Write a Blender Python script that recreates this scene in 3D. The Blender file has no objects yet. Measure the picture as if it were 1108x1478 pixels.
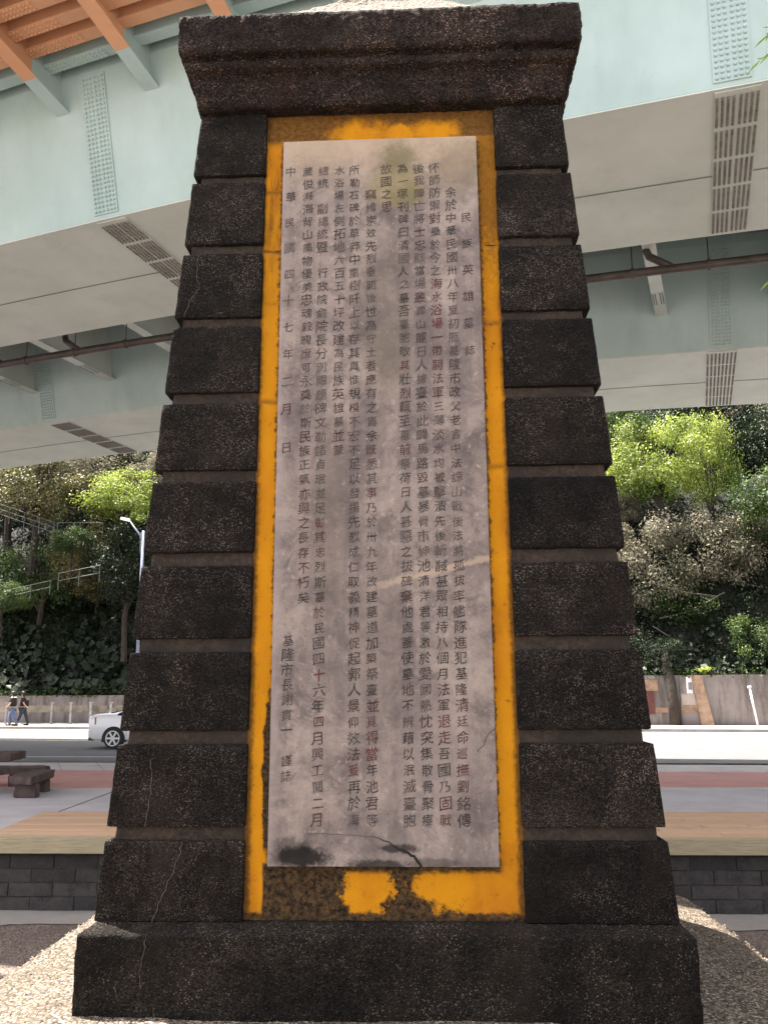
import bpy, bmesh, math, random
import numpy as np
from mathutils import Vector, Matrix

SC = bpy.context.scene
COL = SC.collection
rng = np.random.default_rng(7)
random.seed(7)

# ---------------------------------------------------------------- camera
def cam_axes(yaw, pitch, roll):
    f = Vector((math.sin(yaw)*math.cos(pitch), math.cos(yaw)*math.cos(pitch), math.sin(pitch)))
    r = Vector((math.cos(yaw), -math.sin(yaw), 0))
    u = r.cross(f)
    c, s = math.cos(roll), math.sin(roll)
    return c*r+s*u, -s*r+c*u, f
cd = bpy.data.cameras.new('camera'); cam = bpy.data.objects.new('camera', cd); COL.objects.link(cam)
r_, u_, f_ = cam_axes(-0.04446, 0.19814, -0.00524)
cam.matrix_world = Matrix(((r_.x, u_.x, -f_.x, 0.2369), (r_.y, u_.y, -f_.y, -4.9529), (r_.z, u_.z, -f_.z, 1.6), (0, 0, 0, 1)))
cd.sensor_fit = 'VERTICAL'; cd.sensor_height = 36; cd.lens = 36*1300/1478
cd.clip_end = 2000; cd.clip_start = 0.05
SC.camera = cam

# ---------------------------------------------------------------- light
SUN = Vector((-0.32, 0.13, 1.0)).normalized()
elev = math.asin(SUN.z); azim = math.atan2(SUN.x, SUN.y)
W = bpy.data.worlds.new('World'); SC.world = W; W.use_nodes = True
wn = W.node_tree.nodes; wl = W.node_tree.links
sky = wn.new('ShaderNodeTexSky'); sky.sky_type = 'NISHITA'; sky.sun_disc = False
sky.sun_elevation = elev; sky.sun_rotation = azim; sky.dust_density = 3.0
bg = wn['Background']; bg.inputs['Strength'].default_value = 0.14
# hazy, whitish summer sky
bwn = wn.new('ShaderNodeRGBToBW'); hz = wn.new('ShaderNodeMix'); hz.data_type = 'RGBA'; hz.inputs[0].default_value = .72
wt = wn.new('ShaderNodeMix'); wt.data_type = 'RGBA'; wt.blend_type = 'MULTIPLY'; wt.inputs[0].default_value = 1; wt.inputs[7].default_value = (1.06, 1.0, .95, 1)
wl.new(sky.outputs[0], bwn.inputs[0]); wl.new(bwn.outputs[0], wt.inputs[6])
wl.new(sky.outputs[0], hz.inputs[6]); wl.new(wt.outputs[2], hz.inputs[7]); wl.new(hz.outputs[2], bg.inputs[0])
sd = bpy.data.lights.new('sun', 'SUN'); sd.energy = 5.0; sd.angle = math.radians(0.53); sd.color = (1, 0.93, 0.83)
so = bpy.data.objects.new('sun', sd); COL.objects.link(so); so.location = (-10, 5, 40)
so.rotation_euler = SUN.to_track_quat('Z', 'Y').to_euler()
SC.view_settings.view_transform = 'Standard'; SC.view_settings.look = 'None'
SC.view_settings.exposure = 2.5; SC.view_settings.gamma = 1.0; SC.view_settings.use_curve_mapping = False
SC.cycles.max_bounces = 7; SC.cycles.diffuse_bounces = 5; SC.cycles.transparent_max_bounces = 6
SC.cycles.sample_clamp_indirect = 6

# ---------------------------------------------------------------- noise in numpy
def _h(ix, iy, iz, seed):
    n = (ix*374761393 + iy*668265263 + iz*2147483647 + seed*1274126177) & 0xffffffff
    n = ((n ^ (n >> 13))*1274126177) & 0xffffffff
    return ((n ^ (n >> 16)) & 0xffff)/65535.0
def vnoise(P, scale=1.0, seed=0):
    Q = np.asarray(P, float)*scale
    I = np.floor(Q).astype(np.int64); F = Q-I; F = F*F*(3-2*F)
    out = 0
    for dx in (0, 1):
        for dy in (0, 1):
            for dz in (0, 1):
                w = (F[:, 0] if dx else 1-F[:, 0])*(F[:, 1] if dy else 1-F[:, 1])*(F[:, 2] if dz else 1-F[:, 2])
                out = out + w*_h(I[:, 0]+dx, I[:, 1]+dy, I[:, 2]+dz, seed)
    return out*2-1
def fbm(P, scale, seed=0, octs=3):
    a, t = 1.0, 0
    for k in range(octs):
        t = t + a*vnoise(P, scale*2**k, seed+k); a *= .5
    return t

# ---------------------------------------------------------------- object helpers
def mesh_np(name, V, F, mat=None, parent=None, smooth=False, mats=None, midx=None):
    me = bpy.data.meshes.new(name)
    V = np.asarray(V, np.float32)
    if isinstance(F, np.ndarray):
        n, k = F.shape
        me.vertices.add(len(V)); me.vertices.foreach_set('co', V.ravel())
        me.loops.add(n*k); me.loops.foreach_set('vertex_index', F.astype(np.int32).ravel())
        me.polygons.add(n); me.polygons.foreach_set('loop_start', np.arange(0, n*k, k, dtype=np.int32))
        me.update(calc_edges=True)
    else:
        me.from_pydata(V.tolist(), [], F); me.update()
    if smooth: me.polygons.foreach_set('use_smooth', np.ones(len(me.polygons), bool))
    for m in (mats or [mat]): me.materials.append(m)
    if midx is not None: me.polygons.foreach_set('material_index', np.asarray(midx, np.int32))
    return link(name, me, parent)
def link(name, me, parent=None):
    o = bpy.data.objects.new(name, me); COL.objects.link(o)
    if parent is not None: o.parent = parent
    return o
def tag(o, label=None, cat=None, group=None, kind=None):
    if label: o['label'] = label
    if cat: o['category'] = cat
    if group: o['group'] = group
    if kind: o['kind'] = kind
    return o
def empty(name, loc=(0, 0, 0), rz=0, **k):
    o = bpy.data.objects.new(name, None); COL.objects.link(o); o.location = loc; o.rotation_euler = (0, 0, rz)
    o.empty_display_size = .2
    return tag(o, **k)
def children(o): return [c for c in COL.objects if c.parent == o]
def copy_tree(o, parent=None):
    c = o.copy(); COL.objects.link(c)
    if parent is not None: c.parent = parent
    for ch in children(o): copy_tree(ch, c)
    return c
class MB:
    """collects simple solids, then builds ONE mesh"""
    def __init__(s): s.V = []; s.F = []
    def add(s, V, F):
        b = len(s.V); s.V += [tuple(v) for v in V]; s.F += [tuple(i+b for i in f) for f in F]; return s
    def box(s, c, d, R=None):
        V = []
        for z in (-1, 1):
            for y in (-1, 1):
                for x in (-1, 1):
                    p = Vector((x*d[0]/2, y*d[1]/2, z*d[2]/2))
                    if R is not None: p = R @ p
                    V.append(p+Vector(c))
        return s.add(V, [(0, 2, 3, 1), (4, 5, 7, 6), (0, 1, 5, 4), (2, 6, 7, 3), (0, 4, 6, 2), (1, 3, 7, 5)])
    def hexa(s, V): return s.add(V, [(0, 2, 3, 1), (4, 5, 7, 6), (0, 1, 5, 4), (2, 6, 7, 3), (0, 4, 6, 2), (1, 3, 7, 5)])
    def tube(s, pts, rad, n=8):
        pts = [Vector(p) for p in pts]
        if not hasattr(rad, '__len__'): rad = [rad]*len(pts)
        rings = []
        dall = (pts[-1]-pts[0]).normalized(); ref = Vector((0, 0, 1)) if abs(dall.z) < .7 else Vector((0, 1, 0))
        for i, p in enumerate(pts):
            t = (pts[min(i+1, len(pts)-1)]-pts[max(i-1, 0)]).normalized()
            a = t.cross(ref)
            if a.length < .02: a = t.cross(Vector((1, 0, 0)))
            a.normalize(); b = t.cross(a)
            rings.append([p+rad[i]*(math.cos(k*2*math.pi/n)*a+math.sin(k*2*math.pi/n)*b) for k in range(n)])
        V = [v for r in rings for v in r]; F = []
        for i in range(len(pts)-1):
            for k in range(n): F.append((i*n+k, i*n+(k+1) % n, (i+1)*n+(k+1) % n, (i+1)*n+k))
        F.append(tuple(range(n))); F.append(tuple(range((len(pts)-1)*n, len(pts)*n))[::-1])
        return s.add(V, F)
    def build(s, name, mat, parent=None, smooth=False, bevel=0):
        me = bpy.data.meshes.new(name); me.from_pydata([tuple(v) for v in s.V], [], s.F)
        bm = bmesh.new(); bm.from_mesh(me); bmesh.ops.recalc_face_normals(bm, faces=bm.faces)
        if bevel: bmesh.ops.bevel(bm, geom=[e for e in bm.edges], offset=bevel, segments=2, affect='EDGES', profile=.6)
        bm.to_mesh(me); bm.free()
        if smooth: me.polygons.foreach_set('use_smooth', np.ones(len(me.polygons), bool))
        me.materials.append(mat)
        return link(name, me, parent)

# ---------------------------------------------------------------- node helper
class N:
    def __init__(s, name):
        s.m = bpy.data.materials.new(name); s.m.use_nodes = True
        s.t = s.m.node_tree; s.b = s.t.nodes['Principled BSDF']
        s.b.inputs['Roughness'].default_value = .85
    def new(s, t): return s.t.nodes.new(t)
    def put(s, sock, v):
        if isinstance(v, bpy.types.NodeSocket): s.t.links.new(v, sock)
        else:
            if hasattr(v, '__len__') and len(v) == 3 and sock.type == 'RGBA': v = (*v, 1)
            sock.default_value = v
    def math(s, op, a, b=0, c=0, clamp=False):
        n = s.new('ShaderNodeMath'); n.operation = op; n.use_clamp = clamp
        for i, v in enumerate((a, b, c)): s.put(n.inputs[i], v)
        return n.outputs[0]
    def pos(s):
        if not hasattr(s, '_p'):
            s._p = s.new('ShaderNodeNewGeometry').outputs['Position']
            q = s.new('ShaderNodeSeparateXYZ'); s.put(q.inputs[0], s._p); s.x, s.y, s.z = q.outputs
        return s._p
    def obj(s): return s.new('ShaderNodeTexCoord').outputs['Object']
    def rand(s): return s.new('ShaderNodeObjectInfo').outputs['Random']
    def noise(s, sc, det=4, ro=.55, vec=None, stretch=None, dist=0):
        n = s.new('ShaderNodeTexNoise'); n.inputs['Scale'].default_value = sc; n.inputs['Detail'].default_value = det
        n.inputs['Roughness'].default_value = ro; n.inputs['Distortion'].default_value = dist
        vec = vec if vec is not None else s.pos()
        if stretch:
            mp = s.new('ShaderNodeMapping'); mp.inputs['Scale'].default_value = stretch; s.put(mp.inputs[0], vec); vec = mp.outputs[0]
        s.put(n.inputs['Vector'], vec)
        return n.outputs['Fac']
    def vor(s, sc, out='Distance', vec=None, feat='F1'):
        n = s.new('ShaderNodeTexVoronoi'); n.feature = feat; n.inputs['Scale'].default_value = sc
        s.put(n.inputs['Vector'], vec if vec is not None else s.pos())
        return n.outputs[out]
    def ramp(s, v, *st):
        n = s.new('ShaderNodeValToRGB'); e = n.color_ramp.elements
        while len(e) < len(st): e.new(.5)
        for k, (p, c) in enumerate(st):
            e[k].position = p; e[k].color = (c, c, c, 1) if not hasattr(c, '__len__') else (*c, 1)
        s.put(n.inputs[0], v); return n.outputs[0]
    def ss(s, v, a, b):
        n = s.new('ShaderNodeMapRange'); n.interpolation_type = 'SMOOTHSTEP'
        s.put(n.inputs[0], v); n.inputs[1].default_value = a; n.inputs[2].default_value = b
        return n.outputs[0]
    def mix(s, f, a, b, mode='MIX'):
        n = s.new('ShaderNodeMix'); n.data_type = 'RGBA'; n.blend_type = mode
        s.put(n.inputs[0], f); s.put(n.inputs[6], a); s.put(n.inputs[7], b); return n.outputs[2]
    def blob(s, cx, cz, rx, rz, warp=.35, wn=None, soft=.35):
        """1 inside a ragged ellipse on the XZ plane"""
        s.pos()
        if wn is None: wn = s.noise(9, 5, .65)
        dx = s.math('DIVIDE', s.math('SUBTRACT', s.x, cx), rx); dz = s.math('DIVIDE', s.math('SUBTRACT', s.z, cz), rz)
        d = s.math('SQRT', s.math('ADD', s.math('MULTIPLY', dx, dx), s.math('MULTIPLY', dz, dz)))
        d = s.math('ADD', d, s.math('MULTIPLY', s.math('SUBTRACT', wn, .5), warp*4))
        n = s.new('ShaderNodeMapRange'); n.interpolation_type = 'SMOOTHSTEP'
        s.put(n.inputs[0], d); n.inputs[1].default_value = 1+soft/2; n.inputs[2].default_value = 1-soft/2
        return n.outputs[0]
    def bump(s, h, st=.5, dist=.01):
        n = s.new('ShaderNodeBump'); n.inputs['Strength'].default_value = st; n.inputs['Distance'].default_value = dist
        s.put(n.inputs['Height'], h); s.t.links.new(n.outputs[0], s.b.inputs['Normal']); return s
    def out(s, col, rough=None, metal=None, spec=None):
        s.put(s.b.inputs['Base Color'], col)
        if rough is not None: s.put(s.b.inputs['Roughness'], rough)
        if metal is not None: s.b.inputs['Metallic'].default_value = metal
        if spec is not None: s.b.inputs['Specular IOR Level'].default_value = spec
        return s.m

def mat_aggregate(name, dark, mid, light, moss, cell=85, lightamt=.8, big=1.6, bst=.9):
    m = N(name); m.pos()
    c = m.new('ShaderNodeTexVoronoi'); c.inputs['Scale'].default_value = cell; m.put(c.inputs['Vector'], m.pos())
    rnd = m.new('ShaderNodeSeparateColor'); m.put(rnd.inputs[0], c.outputs['Color'])
    fine = m.noise(cell*1.7, 2, .6); grain = m.noise(cell*1.1, 2, .7)
    patch = m.noise(big, 6, .68)
    base = m.mix(m.ramp(rnd.outputs[0], (.25, 0), (.8, 1)), dark, mid)
    spk = m.math('MULTIPLY', m.ss(rnd.outputs[1], lightamt, lightamt+.12), m.ss(c.outputs['Distance'], .55, .2))
    amt = m.ss(patch, .36, .62)
    base = m.mix(m.math('MULTIPLY', spk, m.math('ADD', .25, m.math('MULTIPLY', amt, .75))), base, light)
    base = m.mix(m.math('MULTIPLY', m.ss(grain, .52, .72), .75), base, tuple(v*.38 for v in light))
    pt = m.ss(m.noise(2.9, 6, .7), .38, .66)
    base = m.mix(1, base, m.mix(pt, (.62, .62, .62), (1.75, 1.7, 1.66)), 'MULTIPLY')
    st = m.ss(m.noise(2.3, 7, .7, stretch=(1, 1, .35)), .5, .72)
    base = m.mix(m.math('MULTIPLY', st, .55), base, moss)
    base = m.mix(m.math('MULTIPLY', m.ss(m.noise(.9, 5, .6), .45, .7), .5), base, dark)
    rv = m.rand(); base = m.mix(1, base, m.mix(rv, (.68, .69, .72), (1.38, 1.33, 1.30)), 'MULTIPLY')
    h = m.math('ADD', m.math('MULTIPLY', m.math('SUBTRACT', 1, c.outputs['Distance']), .8), m.math('MULTIPLY', fine, .6))
    m.bump(h, bst, .006)
    return m.out(base, .9, spec=.12)

M = {}
M['stone'] = mat_aggregate('dark_washed_stone', (.0024, .0021, .0019), (.0094, .0076, .0065), (.112, .094, .079), (.0150, .0108, .0075), 135, .74)
M['stone2'] = mat_aggregate('dark_cornice_stone', (.0035, .0026, .0021), (.0165, .0112, .009), (.125, .092, .074), (.026, .0125, .0065), 100, .75, 2.2, 1.0)
M['plinth'] = mat_aggregate('black_plinth_stone', (.0026, .0022, .0019), (.0085, .007, .006), (.085, .073, .062), (.014, .011, .0085), 110, .80, 1.3)

def joint_mat():
    m = N('brown_mortar'); a = m.ss(m.noise(6, 6, .7), .35, .65); b = m.ss(m.noise(40, 4, .7), .4, .65)
    c = m.mix(a, (.026, .0155, .0098), (.010, .0074, .0056)); c = m.mix(m.math('MULTIPLY', b, .5), c, (.060, .040, .027))
    c = m.mix(m.math('MULTIPLY', m.ss(m.noise(2.1, 3), .45, .6), .8), c, (.013, .0095, .007))
    m.bump(m.noise(60, 5, .7), .7, .008); return m.out(c, .95)
M['joint'] = joint_mat()

def yellow_mat():
    m = N('peeling_yellow_paint'); m.pos()
    w = m.noise(7, 7, .72); w2 = m.noise(26, 6, .7)
    paint = m.mix(m.ss(m.noise(3.5, 5, .6, stretch=(1, 1, .4)), .4, .75), (.475, .195, .004), (.36, .125, .005))
    fung = m.mix(m.ss(m.noise(34, 10, .85), .40, .62), (.0045, .0034, .0026), (.080, .046, .019))
    fung = m.mix(m.math('MULTIPLY', m.ss(w2, .60, .68), .55), fung, (.17, .06, .012))
    # where the paint is still clean
    low = m.ss(m.z, .73, .71)                         # strip under the tablet
    keep = m.math('MAXIMUM', m.blob(-.085, .60, .13, .125, .5, m.noise(11, 9, .8), .28), m.blob(.50, .60, .33, .14, .42, m.noise(10, 9, .8), .25))
    keep = m.math('MAXIMUM', keep, m.blob(-.69, .62, .055, .30, .12, w, .25))
    chip = m.noise(22, 8, .8)
    f1 = m.math('MULTIPLY', low, m.math('SUBTRACT', 1, keep))
    # strip above the tablet
    top = m.ss(m.z, 4.93, 5.0)
    keep2 = m.math('MAXIMUM', m.blob(-.10, 5.02, .20, .085, .6, m.noise(10, 8, .75), 1.1), m.blob(.33, 5.02, .14, .07, .6, m.noise(10, 8, .75), 1.1))
    keep2 = m.math('MAXIMUM', keep2, m.blob(.13, 5.01, .10, .06, .6, w, .5))
    f2 = m.math('MULTIPLY', m.math('MULTIPLY', top, m.math('SUBTRACT', 1, keep2)), .85)
    f3 = m.math('MULTIPLY', m.blob(.66, 4.75, .09, .62, .5, w2, .8), .62)
    f4 = m.blob(-.615, 1.18, .035, .40, .45, w, .3)
    f5 = m.math('MULTIPLY', m.ss(m.z, 5.10, 5.16), .9)
    edge = m.math('ABSOLUTE', m.x)
    f6 = m.math('MULTIPLY', m.ss(m.math('ADD', edge, m.math('MULTIPLY', w2, .05)), .715, .745), .8)
    f7 = m.math('MULTIPLY', m.ss(w2, .60, .72), .5)
    f = f1
    # grime caught along the edges of the tablet and in the masonry joints
    e2 = m.math('ADD', edge, m.math('MULTIPLY', m.math('SUBTRACT', w2, .5), -.09))
    f8 = m.math('MULTIPLY', m.math('MULTIPLY', m.ss(e2, .622, .606), .85), m.math('MULTIPLY', m.ss(m.z, .69, .72), m.ss(m.z, 4.98, 4.94)))
    f9 = m.math('MULTIPLY', m.math('MULTIPLY', m.ss(m.math('ADD', m.z, m.math('MULTIPLY', w2, .05)), .685, .715), m.ss(m.z, .74, .72)), .95)
    f10 = m.math('MULTIPLY', m.ss(m.math('SUBTRACT', m.z, m.math('MULTIPLY', w2, .06)), .455, .435), .95)
    f9 = m.math('MULTIPLY', f9, m.ss(m.math('ABSOLUTE', m.x), .64, .60))
    run = m.math('MULTIPLY', m.ss(m.noise(5.5, 8, .75, stretch=(1, 1, .13)), .52, .66), m.ss(m.z, 3.4, 5.0))
    f11 = m.math('MULTIPLY', run, .8)
    f12 = m.math('MULTIPLY', m.ss(m.noise(75, 5, .8), .62, .70), .8)
    f13 = m.math('MULTIPLY', m.ss(m.noise(14, 9, .8), .60, .66), .85)
    ff = [f2, f3, f4, f5, f6, f7, f8, f9, f10, f11, f12, f13]
    for (zz, side, k) in ((4.63, -1, .6), (4.24, -1, .85), (3.28, -1, .6), (4.25, 1, .5), (3.74, 1, .5), (2.87, 1, .5), (3.9, -1, .35)):
        d = m.math('ABSOLUTE', m.math('SUBTRACT', m.z, m.math('ADD', zz, m.math('MULTIPLY', m.math('SUBTRACT', m.noise(5, 2), .5), .05))))
        g = m.math('MULTIPLY', m.ss(m.math('ADD', d, m.math('MULTIPLY', w2, .02)), .040, .004), k)
        sgn = m.math('GREATER_THAN', m.math('MULTIPLY', m.x, side), 0)
        ff.append(m.math('MULTIPLY', g, sgn))
    for q in ff: f = m.math('MAXIMUM', f, q)
    col = m.mix(f, paint, fung)
    m.bump(m.math('ADD', m.noise(30, 5, .6), m.math('MULTIPLY', m.noise(120, 3), .3)), .35, .01)
    return m.out(col, .8, spec=.15)
M['yellow'] = yellow_mat()

def marble_nodes(m):
    a = m.noise(3.2, 8, .66, dist=.4); b = m.noise(11, 7, .7); c = m.noise(4.5, 5, .6, stretch=(1, 1, .16))
    d = m.noise(90, 4, .7)
    col = m.mix(m.ss(a, .3, .7), (.082, .063, .063), (.255, .205, .185))
    col = m.mix(m.math('MULTIPLY', m.ss(b, .40, .68), .55), col, (.185, .150, .140))
    col = m.mix(m.math('MULTIPLY', m.ss(c, .44, .66), .55), col, (.066, .052, .055))
    col = m.mix(m.math('MULTIPLY', m.ss(d, .45, .75), .3), col, (.055, .042, .042))
    col = m.mix(m.math('MULTIPLY', m.ss(m.noise(6, 8, .75, dist=1.2), .50, .66), .55), col, (.060, .047, .050))
    col = m.mix(m.math('MULTIPLY', m.ss(m.noise(1.7, 8, .75, dist=.8), .52, .68), .5), col, (.30, .235, .20))
    col = m.mix(m.math('MULTIPLY', m.ss(m.noise(23, 5, .7), .56, .7), .45), col, (.34, .285, .25))
    w = m.noise(13, 9, .78)
    top = m.math('MULTIPLY', m.ss(m.math('ADD', m.z, m.math('MULTIPLY', w, .5)), 4.75, 5.2), .7)
    col = m.mix(top, col, (.33, .25, .18))
    for (x, z, rx, rz, cc, k) in ((.12, 4.78, .10, .12, (.085, .075, .032), .7), (.10, 4.60, .16, .12, (.19, .155, .07), .6), (.16, 4.55, .10, .06, (.11, .095, .04), .6),
                                  (.48, 4.72, .16, .16, (.13, .10, .065), .5), (.02, 3.85, .16, .40, (.08, .066, .055), .45), (.05, 3.5, .12, .2, (.10, .082, .06), .35),
                                  (-.3, 2.5, .1, .6, (.10, .078, .068), .5), (-.05, 1.9, .14, .5, (.10, .08, .076), .45), (.3, 1.3, .2, .3, (.22, .175, .165), .4)):
        col = m.mix(m.math('MULTIPLY', m.blob(x, z, rx, rz, .5, w, 1.1), k), col, cc)
    # black fungus in the lower left corner and along the broken edge
    for (x, z, rx, rz, k) in ((-.45, .760, .17, .050, .95), (-.50, .80, .12, .05, .55), (-.02, .715, .14, .03, .8), (.09, .80, .10, .022, .8), (.27, .73, .14, .025, .5)):
        col = m.mix(m.math('MULTIPLY', m.blob(x, z, rx, rz, .55, m.noise(16, 7, .75), .7), k), col, (.006, .005, .005))
    # pale vein running up to the right
    ln = m.math('ABSOLUTE', m.math('SUBTRACT', m.z, m.math('ADD', 2.185, m.math('MULTIPLY', m.x, .24))))
    ln = m.math('ADD', ln, m.math('MULTIPLY', m.math('SUBTRACT', w, .5), .09))
    vein = m.math('MULTIPLY', m.ss(ln, .028, .004), m.math('MULTIPLY', m.ss(m.x, -.12, .1), .7))
    col = m.mix(vein, col, (.30, .225, .17))
    # narrow light strip on the left margin
    col = m.mix(m.math('MULTIPLY', m.ss(m.math('ADD', m.x, m.math('MULTIPLY', w, .05)), -.50, -.575), .4), col, (.26, .21, .205))
    return col, d
def marble_mat():
    m = N('weathered_marble'); m.pos(); col, d = marble_nodes(m); col = m.mix(1, col, (1.10, 1.11, 1.07), 'MULTIPLY')
    m.bump(m.math('ADD', d, m.noise(12, 5)), .18, .006); return m.out(col, .6, spec=.15)
M['marble'] = marble_mat()
def ink_mat():
    m = N('faded_red_brown_lettering'); m.pos()
    at = m.new('ShaderNodeAttribute'); at.attribute_name = 'ink'
    s = m.new('ShaderNodeSeparateColor'); m.put(s.inputs[0], at.outputs['Color'])
    ink = m.mix(s.outputs[0], (.0085, .0038, .0032), (.066, .0045, .0048))
    stone = (.125, .098, .090)
    wear = m.math('ADD', m.math('MULTIPLY', m.ss(m.noise(95, 4, .7), .46, .64), .38), m.math('MULTIPLY', s.outputs[1], .36))
    wear = m.math('MULTIPLY', wear, m.math('SUBTRACT', 1, m.math('MULTIPLY', s.outputs[0], .6)), clamp=True)
    return m.out(m.mix(wear, ink, stone), .8)
M['ink'] = ink_mat()
def plain(name, col, rough=.8, amt=.25, sc=8, bump=.2, metal=None, spec=None, bsc=40, var=None):
    m = N(name); n = m.noise(sc, 6, .65)
    c2 = var or tuple(v*(1-amt*1.6) for v in col)
    c = m.mix(m.ss(n, .35, .7), col, c2); c = m.mix(m.math('MULTIPLY', m.ss(m.noise(sc*5, 4, .7), .5, .75), amt), c, tuple(v*.55 for v in col))
    if bump: m.bump(m.noise(bsc, 4, .6), bump, .006)
    return m.out(c, rough, metal, spec)
M['crack'] = plain('pale_crack_filling', (.055, .046, .04), .9)
M['dark'] = plain('dark_gap', (.006, .005, .005), .95)

def gravel_mat(name, cols, cell=55, bst=1.0, dark=.0):
    m = N(name); m.pos()
    v = m.new('ShaderNodeTexVoronoi'); v.inputs['Scale'].default_value = cell; v.inputs['Randomness'].default_value = 1; m.put(v.inputs['Vector'], m.pos())
    r = m.new('ShaderNodeSeparateColor'); m.put(r.inputs[0], v.outputs['Color'])
    c = m.ramp(r.outputs[0], *[(i/len(cols)+.01, q) for i, q in enumerate(cols)])
    c = m.mix(m.ss(v.outputs['Distance'], .45, .75), c, tuple(q*.35 for q in cols[1]))
    c = m.mix(m.math('MULTIPLY', m.ss(m.noise(1.4, 6, .65), .42, .7), .55), c, tuple(q*.55 for q in cols[1]))
    m.bump(m.math('SUBTRACT', 1, v.outputs['Distance']), bst, .012)
    return m.out(c, .9, spec=.25)
M['mound'] = gravel_mat('washed_pebble_concrete', [(.022, .017, .013), (.10, .078, .057), (.20, .16, .12), (.045, .037, .031), (.33, .275, .22), (.07, .056, .043)], 62)
M['ground'] = gravel_mat('brown_pebble_ground', [(.05, .04, .035), (.125, .095, .08), (.18, .14, .12), (.085, .066, .058), (.25, .20, .175), (.105, .08, .068)], 70, .7)

def paving(name, col, bx, by, lw=.02, rot=0, amt=.18, rough=.8, linecol=None):
    """concrete with sawn joints"""
    m = N(name); m.pos()
    n = m.noise(1.2, 7, .65); n2 = m.noise(28, 5, .7)
    c = m.mix(m.ss(n, .35, .7), col, tuple(v*(1-amt) for v in col))
    c = m.mix(m.math('MULTIPLY', m.ss(n2, .45, .75), .35), c, tuple(v*.6 for v in col))
    c = m.mix(m.math('MULTIPLY', m.ss(m.noise(.9, 8, .75), .50, .68), .6), c, tuple(v*.66 for v in col))
    c = m.mix(m.math('MULTIPLY', m.ss(m.noise(6, 7, .8), .60, .68), .5), c, tuple(v*.5 for v in col))
    m.bump(m.noise(70, 4, .7), .3, .004)
    return m.out(c, rough)
M['plaza'] = paving('grey_concrete', (.40, .375, .385), 0, 0)
M['red'] = paving('red_paving', (.42, .21, .18), 0, 0)
M['slab'] = paving('kerb_slab', (.40, .37, .36), 0, 0)
M['slab2'] = paving('old_dark_concrete', (.20, .185, .17), 0, 0)
M['asphalt'] = paving('asphalt', (.085, .085, .09), 0, 0, amt=.3)
M['walk'] = paving('pale_footway', (.34, .30, .27), 0, 0, amt=.3)
M['paintw'] = plain('road_paint_cream', (.75, .66, .45), .7, .15)
M['paintg'] = plain('worn_white_paint', (.35, .34, .34), .8, .3)

def wood_mat(name, c1, c2):
    m = N(name); m.pos(); r = m.rand()
    n = m.noise(4, 6, .6, stretch=(1, 14, 14)); c = m.mix(m.ss(n, .3, .7), c1, c2)
    c = m.mix(m.math('MULTIPLY', r, .35), c, tuple(v*.6 for v in c2))
    c = m.mix(m.math('MULTIPLY', m.ss(m.noise(2, 5, .7), .55, .75), .5), c, (.16, .14, .10))
    m.bump(n, .3, .004); return m.out(c, .75)
M['wood'] = wood_mat('weathered_tan_timber', (.50, .325, .21), (.38, .24, .15))
M['fascia'] = wood_mat('olive_stained_timber', (.36, .30, .19), (.25, .21, .13))
def block_mat():
    m = N('grey_concrete_block'); m.pos(); r = m.rand()
    c = m.mix(r, (.022, .019, .019), (.05, .043, .041)); c = m.mix(m.ss(m.noise(7, 6, .7), .4, .7), c, (.016, .0135, .013))
    c = m.mix(m.math('MULTIPLY', m.ss(m.noise(60, 4, .7), .5, .7), .5), c, (.085, .072, .066))
    m.bump(m.noise(60, 5, .7), .6, .006); return m.out(c, .95)
M['block'] = block_mat(); M['mortar'] = plain('grey_mortar', (.05, .044, .041), .95, .4, 12)

# bridge paint: pale mint, streaked by rain
def steel(name, col, col2, streak=.3, rough=.42):
    m = N(name); m.pos()
    n = m.noise(.55, 6, .6); s = m.noise(1.6, 6, .65, stretch=(1, 1, .12)); k = m.noise(3.2, 6, .7)
    c = m.mix(m.ss(n, .3, .7), col, col2)
    c = m.mix(m.math('MULTIPLY', m.ss(s, .48, .75), streak), c, tuple(v*.72 for v in col2))
    c = m.mix(m.math('MULTIPLY', m.ss(k, .6, .72), .35), c, tuple(q*v for q, v in zip(col, (.8, .75, .62))))
    c = m.mix(m.math('MULTIPLY', m.ss(m.noise(.8, 7, .75, stretch=(1, 1, .5)), .50, .68), streak), c, tuple(q*v for q, v in zip(col, (.80, .80, .66))))
    c = m.mix(m.math('MULTIPLY', m.ss(m.noise(7, 6, .8, stretch=(1, 1, .3)), .66, .74), .45), c, (.20, .15, .10))
    m.bump(m.noise(1.1, 3), .12, .02)
    return m.out(c, rough, spec=.4)
M['mint'] = steel('pale_mint_steel_paint', (.405, .525, .53), (.33, .445, .44), .35)
M['soffit'] = steel('bounce_lit_soffit_paint', (.58, .635, .59), (.49, .545, .50), .3, .5)  # bridge paint lightened underneath to stand in for light bounced off the ground
M['teal'] = steel('dull_teal_steel_paint', (.17, .21, .20), (.14, .18, .17))
M['orange'] = steel('salmon_orange_steel_paint', (.62, .345, .20), (.54, .285, .165), .25)
M['boltg'] = plain('shaded_grimy_bolt_paint', (.22, .21, .19), .6, .3, 6)  # dirt coat, darkened further to stand in for shading on the heads
M['pipe'] = plain('brown_pipe', (.085, .066, .058), .5, .35, 3)
M['concrete'] = plain('pier_concrete', (.36, .35, .33), .9, .25, 2)
M['rust'] = plain('rust', (.22, .08, .03), .9)

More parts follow.
